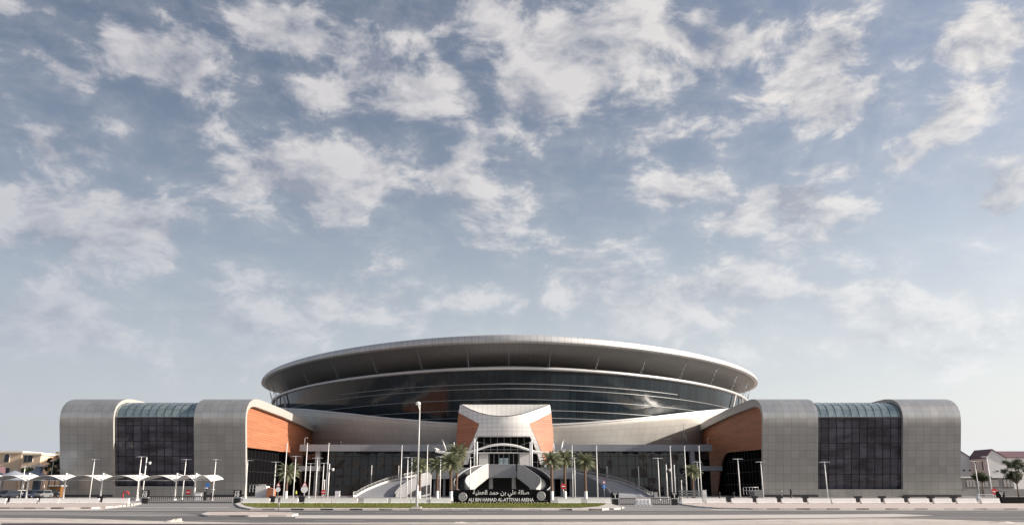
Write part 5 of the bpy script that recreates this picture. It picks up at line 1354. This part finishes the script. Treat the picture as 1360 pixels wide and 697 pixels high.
# ------------------------------------------------------------------ guard
def person(px, Y):
    p = Vector((GX(px, Y), Y, 0)); H = 1.76
    J = {'pelvis': (0, 0, .94), 'waist': (0, 0, 1.08), 'chest': (0, 0, 1.32), 'neck': (0, 0, 1.47), 'head0': (0, -.015, 1.56), 'head': (0, -.02, 1.66),
         'shl': (-.19, 0, 1.42), 'ell': (-.25, .03, 1.14), 'wrl': (-.26, -.05, .90), 'hal': (-.26, -.07, .82), 'shr': (.19, 0, 1.42), 'elr': (.25, .03, 1.14), 'wrr': (.26, -.05, .90), 'har': (.26, -.07, .82),
         'hil': (-.1, 0, .9), 'knl': (-.11, -.01, .50), 'anl': (-.12, .02, .09), 'tol': (-.13, -.14, .04), 'hir': (.1, 0, .9), 'knr': (.11, -.01, .50), 'anr': (.12, .02, .09), 'tor': (.13, -.14, .04)}
    rad = {'pelvis': .14, 'waist': .125, 'chest': .15, 'neck': .052, 'head0': .078, 'head': .1, 'shl': .065, 'ell': .045, 'wrl': .032, 'hal': .035, 'shr': .065, 'elr': .045, 'wrr': .032, 'har': .035, 'hil': .09, 'knl': .06, 'anl': .042, 'tol': .04, 'hir': .09, 'knr': .06, 'anr': .042, 'tor': .04}
    E_ = [('pelvis', 'waist'), ('waist', 'chest'), ('chest', 'neck'), ('neck', 'head0'), ('head0', 'head'), ('chest', 'shl'), ('shl', 'ell'), ('ell', 'wrl'), ('wrl', 'hal'), ('chest', 'shr'), ('shr', 'elr'), ('elr', 'wrr'), ('wrr', 'har'), ('pelvis', 'hil'), ('hil', 'knl'), ('knl', 'anl'), ('anl', 'tol'), ('pelvis', 'hir'), ('hir', 'knr'), ('knr', 'anr'), ('anr', 'tor')]
    for sx_, w0, h0 in ((-1, 'wrl', 'hal'), (1, 'wrr', 'har')):
        hx, hy, hz_ = J[h0]
        for q, (fx_, fy_, fl) in enumerate(((.0, -.034, .075), (.0, -.012, .088), (.0, .010, .082), (.0, .031, .062))):
            a_, b_, c_ = h0+'p%d' % q, h0+'m%d' % q, h0+'t%d' % q
            J[a_] = (hx+fx_, hy+fy_, hz_-.035); J[b_] = (hx-sx_*.012, hy+fy_-.004, hz_-.035-fl*.55); J[c_] = (hx-sx_*.03, hy+fy_-.006, hz_-.035-fl)
            rad[a_], rad[b_], rad[c_] = .010, .0095, .008; E_ += [(h0, a_), (a_, b_), (b_, c_)]
        J[h0+'th'] = (hx-sx_*.01, hy-.05, hz_+.0); J[h0+'tt'] = (hx-sx_*.02, hy-.07, hz_-.045); rad[h0+'th'] = .012; rad[h0+'tt'] = .009; E_ += [(h0, h0+'th'), (h0+'th', h0+'tt')]
    keys = list(J); me = bpy.data.meshes.new('person'); me.from_pydata([J[k] for k in keys], [(keys.index(a), keys.index(b)) for a, b in E_], [])
    t = bpy.data.objects.new('t', me); COL.objects.link(t); sk = t.modifiers.new('s', 'SKIN'); me.skin_vertices.new() if not me.skin_vertices else None
    for i, k in enumerate(keys): me.skin_vertices[0].data[i].radius = (rad[k], rad[k]*(.75 if k in ('pelvis', 'waist', 'chest') else 1))
    me.skin_vertices[0].data[0].use_root = True; t.modifiers.new('u', 'SUBSURF').levels = 1
    bpy.context.view_layer.update(); me2 = bpy.data.meshes.new_from_object(t.evaluated_get(bpy.context.evaluated_depsgraph_get())); bpy.data.objects.remove(t)
    M['uniform'] = simple('dark_uniform', (.02, .022, .03), .8); M['skin'] = simple('skin', (.28, .16, .1), .6); M['vest'] = simple('yellow_vest', (.55, .62, .06), .7)
    me2.materials.clear(); me2.materials.append(M['uniform']); me2.materials.append(M['skin'])
    for q in me2.polygons:
        q.use_smooth = True; c = q.center
        q.material_index = 1 if c.z > 1.5 or (c.z < .9 and abs(c.x) > .22) else 0
    me2.name = 'person'; o = bpy.data.objects.new('person', me2); COL.objects.link(o); o.location = p; WO[o.name] = p
    tag(o, 'person in a yellow vest and dark trousers standing on the plaza at left', 'person')
    m = MB(); m.loft([[p+Vector((rx*math.cos(a), ry*math.sin(a), z)) for a in [2*math.pi*i/20 for i in range(21)]] for rx, ry, z in ((.19, .15, 1.0), (.185, .145, 1.12), (.205, .16, 1.3), (.22, .16, 1.42), (.12, .12, 1.5))]); m.build('vest', 'vest', o, fix=False)
    m = MB(); m.lathe([(.098, 1.70), (.104, 1.73), (.09, 1.775), (.001, 1.80)], p+Vector((0, -.015, 0)), 14); m.box(p+Vector((0, -.13, 1.705)), (.13, .09, .012)); m.build('cap', 'uniform', o, fix=False)
    m = MB()
    for sx_ in (-1, 1): m.lathe([(.001, -.01), (.012, 0), (.001, .01)], p+Vector((sx_*.033, -.098, 1.655)), 8)
    m.build('eyes', 'rubber', o, fix=False)
    m = MB(); m.tube(p+Vector((0, -.1, 1.655)), p+Vector((0, -.118, 1.615)), .008, .014, 6); m.box(p+Vector((0, -.092, 1.575)), (.045, .012, .01)); m.build('nose_and_mouth', 'skin', o, fix=False)
    m = MB()
    for sx_ in (-1, 1): m.box(p+Vector((sx_*.088, -.015, 1.64)), (.02, .035, .06), taper=.8)
    m.build('ears', 'skin', o, fix=False)
person(392.6, 172)
SKYG = (1.0, .86, .78); EXPO = 0.6; AZ_ = 84; EL_ = 21; CM0, CM1 = .43, .65; CSC = 10.5; CRO = .62; CAMP = .26; COFF = .32
# (px, py, half width, half height, strength) of the cloud banks
BANKS_ = [(170, 55, 90, 55, .9), (230, 115, 80, 35, .7), (60, 90, 60, 20, .6), (400, 30, 80, 30, 1), (480, 75, 60, 45, 1), (440, 130, 70, 35, .8), (570, 115, 45, 40, .9),
  (640, 30, 50, 40, .8), (800, 60, 130, 60, 1.1), (740, 140, 110, 50, 1), (1080, 100, 80, 60, 1.2), (1000, 30, 120, 30, .9), (1300, 40, 80, 30, .9), (1290, 130, 60, 45, .9), (1230, 180, 50, 25, .6),
  (80, 270, 110, 70, 1.1), (200, 320, 60, 35, .8), (400, 240, 110, 60, 1.1), (530, 220, 70, 40, .8), (620, 230, 40, 50, .8), (60, 190, 60, 25, .6), (40, 400, 110, 50, .7), (400, 380, 90, 40, .6),
  (870, 255, 50, 25, .8), (950, 265, 50, 20, .8), (1010, 305, 110, 30, 1), (720, 250, 40, 35, .7), (740, 330, 70, 25, .7), (1120, 280, 60, 20, .7), (1320, 250, 70, 50, .8), (1160, 220, 50, 25, .7), (800, 380, 130, 25, .6), (1000, 390, 160, 20, .6), (1250, 400, 150, 50, .7), (300, 430, 150, 28, .75), (90, 465, 130, 30, .8), (900, 425, 160, 28, .75), (1180, 460, 180, 35, .8), (560, 400, 120, 25, .6)]
# ------------------------------------------------------------------ sun and sky
AZ, EL = R(AZ_), R(EL_)                                 # azimuth measured from -Y towards +X
sund = Vector((math.cos(EL)*math.sin(AZ), -math.cos(EL)*math.cos(AZ), math.sin(EL)))
L = bpy.data.lights.new('sun', 'SUN'); L.energy = 4.8; L.angle = R(.6); L.color = (1, .93, .84)
so = bpy.data.objects.new('sun', L); COL.objects.link(so); so.rotation_euler = sund.to_track_quat('Z', 'Y').to_euler(); so.location = (150, 0, 200)
wd = bpy.data.worlds.new('World'); SC.world = wd; wd.use_nodes = True; nt = wd.node_tree; nt.nodes.clear()
out = nt.nodes.new('ShaderNodeOutputWorld'); bg = nt.nodes.new('ShaderNodeBackground'); lnk(nt, bg.outputs[0], out.inputs[0])
sky = nt.nodes.new('ShaderNodeTexSky'); sky.sky_type = 'NISHITA'; sky.sun_disc = False; sky.sun_elevation = EL
sky.sun_rotation = math.atan2(sund.x, sund.y); sky.air_density = 1.0; sky.dust_density = 2.2; sky.ozone_density = 1.2
STR = .13; bg.inputs['Strength'].default_value = STR
def vm(op, a, b=None):
    n = nt.nodes.new('ShaderNodeVectorMath'); n.operation = op
    for i, x in enumerate((a, b)):
        if x is None: continue
        if isinstance(x, (tuple, Vector)): n.inputs[i].default_value = tuple(x)
        else: lnk(nt, x, n.inputs[i])
    return n.outputs[1] if op in ('DOT_PRODUCT', 'LENGTH') else n.outputs[0]
d = coord(nt, 'Generated'); sep = nt.nodes.new('ShaderNodeSeparateXYZ'); lnk(nt, d, sep.inputs[0])
dx_, dy_, dz_ = sep.outputs
ze = math_n(nt, 'MAXIMUM', dz_, 0.0)
den = math_n(nt, 'ADD', ze, .22)
comb = nt.nodes.new('ShaderNodeCombineXYZ'); lnk(nt, math_n(nt, 'DIVIDE', dx_, den), comb.inputs[0]); lnk(nt, math_n(nt, 'DIVIDE', dy_, den), comb.inputs[1])
P_ = comb.outputs[0]
az = math_n(nt, 'ARCTAN2', dx_, dy_); el = math_n(nt, 'ARCSINE', dz_)
P_ = d
mp = nt.nodes.new('ShaderNodeMapping'); mp.inputs['Scale'].default_value = (1, 1, 1.75); lnk(nt, d, mp.inputs[0]); P_ = mp.outputs[0]
wv = vm('SCALE', vm('SUBTRACT', noise(nt, P_, 5, 3, .5, 1), (.5, .5, .5))); wv.node.inputs['Scale'].default_value = .10
Pw = vm('ADD', P_, wv)
def field(Pv, off):
    q = vm('ADD', Pv, off)
    return noise(nt, q, CSC, 7, CRO)
def vm_s(a, k):
    o = vm('SCALE', a); o.node.inputs['Scale'].default_value = k; return o
seed = (3.1, 7.7, 1.3)
f0 = field(Pw, seed)
# the same field a little towards the sun, for the lit rims
sunp = Vector((sund.x, sund.y, 0)).normalized()*.03+Vector((0, 0, .03))
f1 = noise(nt, vm('ADD', Pw, (seed[0]+sunp.x, seed[1]+sunp.y, seed[2]+sunp.z)), CSC, 4, CRO)
# cloud banks at their places in the sky (azimuth, elevation, spread), soft lobes
def dirof(px, py):
    a, b = ray(px, py); v = Vector((a, 1, b)).normalized() if True else None
    s_ = 1
    # ray() gives X/Y and Z/Y with Y > 0
    return math.atan2(v.x, v.y), math.asin(v.z)
BANKS = globals().get('BANKS_', [])
cov = None
ce = nt.nodes.new('ShaderNodeCombineXYZ'); lnk(nt, az, ce.inputs[0]); lnk(nt, el, ce.inputs[1]); AE = vm('ADD', ce.outputs[0], vm_s(vm('SUBTRACT', noise(nt, d, 6, 3, .6, 1), (.5, .5, .5)), .16))
for px, py, sx_, sy_, amp in BANKS:
    a0, e0 = dirof(px, py); a1, e1 = dirof(px+sx_, py); a2, e2 = dirof(px, py-sy_)
    wx, wy = abs(a1-a0), abs(e2-e0)
    q = vm('MULTIPLY', vm('SUBTRACT', AE, (a0, e0, 0)), (1/wx, 1/wy, 0)); r2 = vm('DOT_PRODUCT', q, q)
    g_ = math_n(nt, 'MULTIPLY', math_n(nt, 'EXPONENT', math_n(nt, 'MULTIPLY', r2, -1.0)), amp)
    cov = g_ if cov is None else math_n(nt, 'ADD', cov, g_)
cov = math_n(nt, 'MINIMUM', cov, 1.0) if cov is not None else 0.5
ff = math_n(nt, 'ADD', f0, math_n(nt, 'MULTIPLY', math_n(nt, 'SUBTRACT', cov, COFF), CAMP))
cm = nt.nodes.new('ShaderNodeMapRange'); cm.interpolation_type = 'SMOOTHSTEP'; lnk(nt, ff, cm.inputs[0]); cm.inputs[1].default_value = CM0; cm.inputs[2].default_value = CM1
mask = cm.outputs[0]
# fade and thicken towards the horizon
lit = mrange(nt, math_n(nt, 'SUBTRACT', f0, f1), -.15, .13, 0, 1)
thick = mrange(nt, ff, .56, .80, 0, 1)
K = 1/STR
def cc(r, g, b): return (r*K, g*K, b*K)
cl = mixc(nt, lit, cc(.215, .235, .285), cc(.56, .54, .525))
cl = mixc(nt, math_n(nt, 'MULTIPLY', thick, .15), cl, cc(.27, .28, .32))
# right side nearer the sun is brighter
azb = mrange(nt, az, -.6, .6, 0, 1)
cl = mixc(nt, 1.0, cl, mixc(nt, azb, (.78, .79, .84), (1.08, 1.07, 1.05)), 'MULTIPLY')
mask = math_n(nt, 'MAXIMUM', mask, mrange(nt, ff, .28, .5, 0, .22))
opac = math_n(nt, 'MULTIPLY', mask, mrange(nt, dz_, .02, .35, .6, .93))
azg = mrange(nt, az, -.6, .5, 0, 1)
skyc = mixc(nt, 1.0, sky.outputs[0], mixc(nt, azg, scl(SKYG, .68), scl(SKYG, 1.0)), 'MULTIPLY')
c1 = mixc(nt, opac, skyc, cl)
# pale haze low down
hz = math_n(nt, 'POWER', mrange(nt, dz_, 0.0, .46, 1, 0), 1.5)
hzc = mixc(nt, azb, cc(.38, .41, .465), cc(.60, .625, .645))
c2 = mixc(nt, math_n(nt, 'MULTIPLY', hz, .92, clamp=True), c1, hzc)
lnk(nt, c2, bg.inputs[0])
wd.cycles.sampling_method = 'MANUAL'; wd.cycles.sample_map_resolution = 512

SC.view_settings.view_transform = 'Standard'; SC.view_settings.look = 'None'; SC.view_settings.gamma = 1; SC.view_settings.exposure = EXPO
SC.view_settings.use_curve_mapping = False
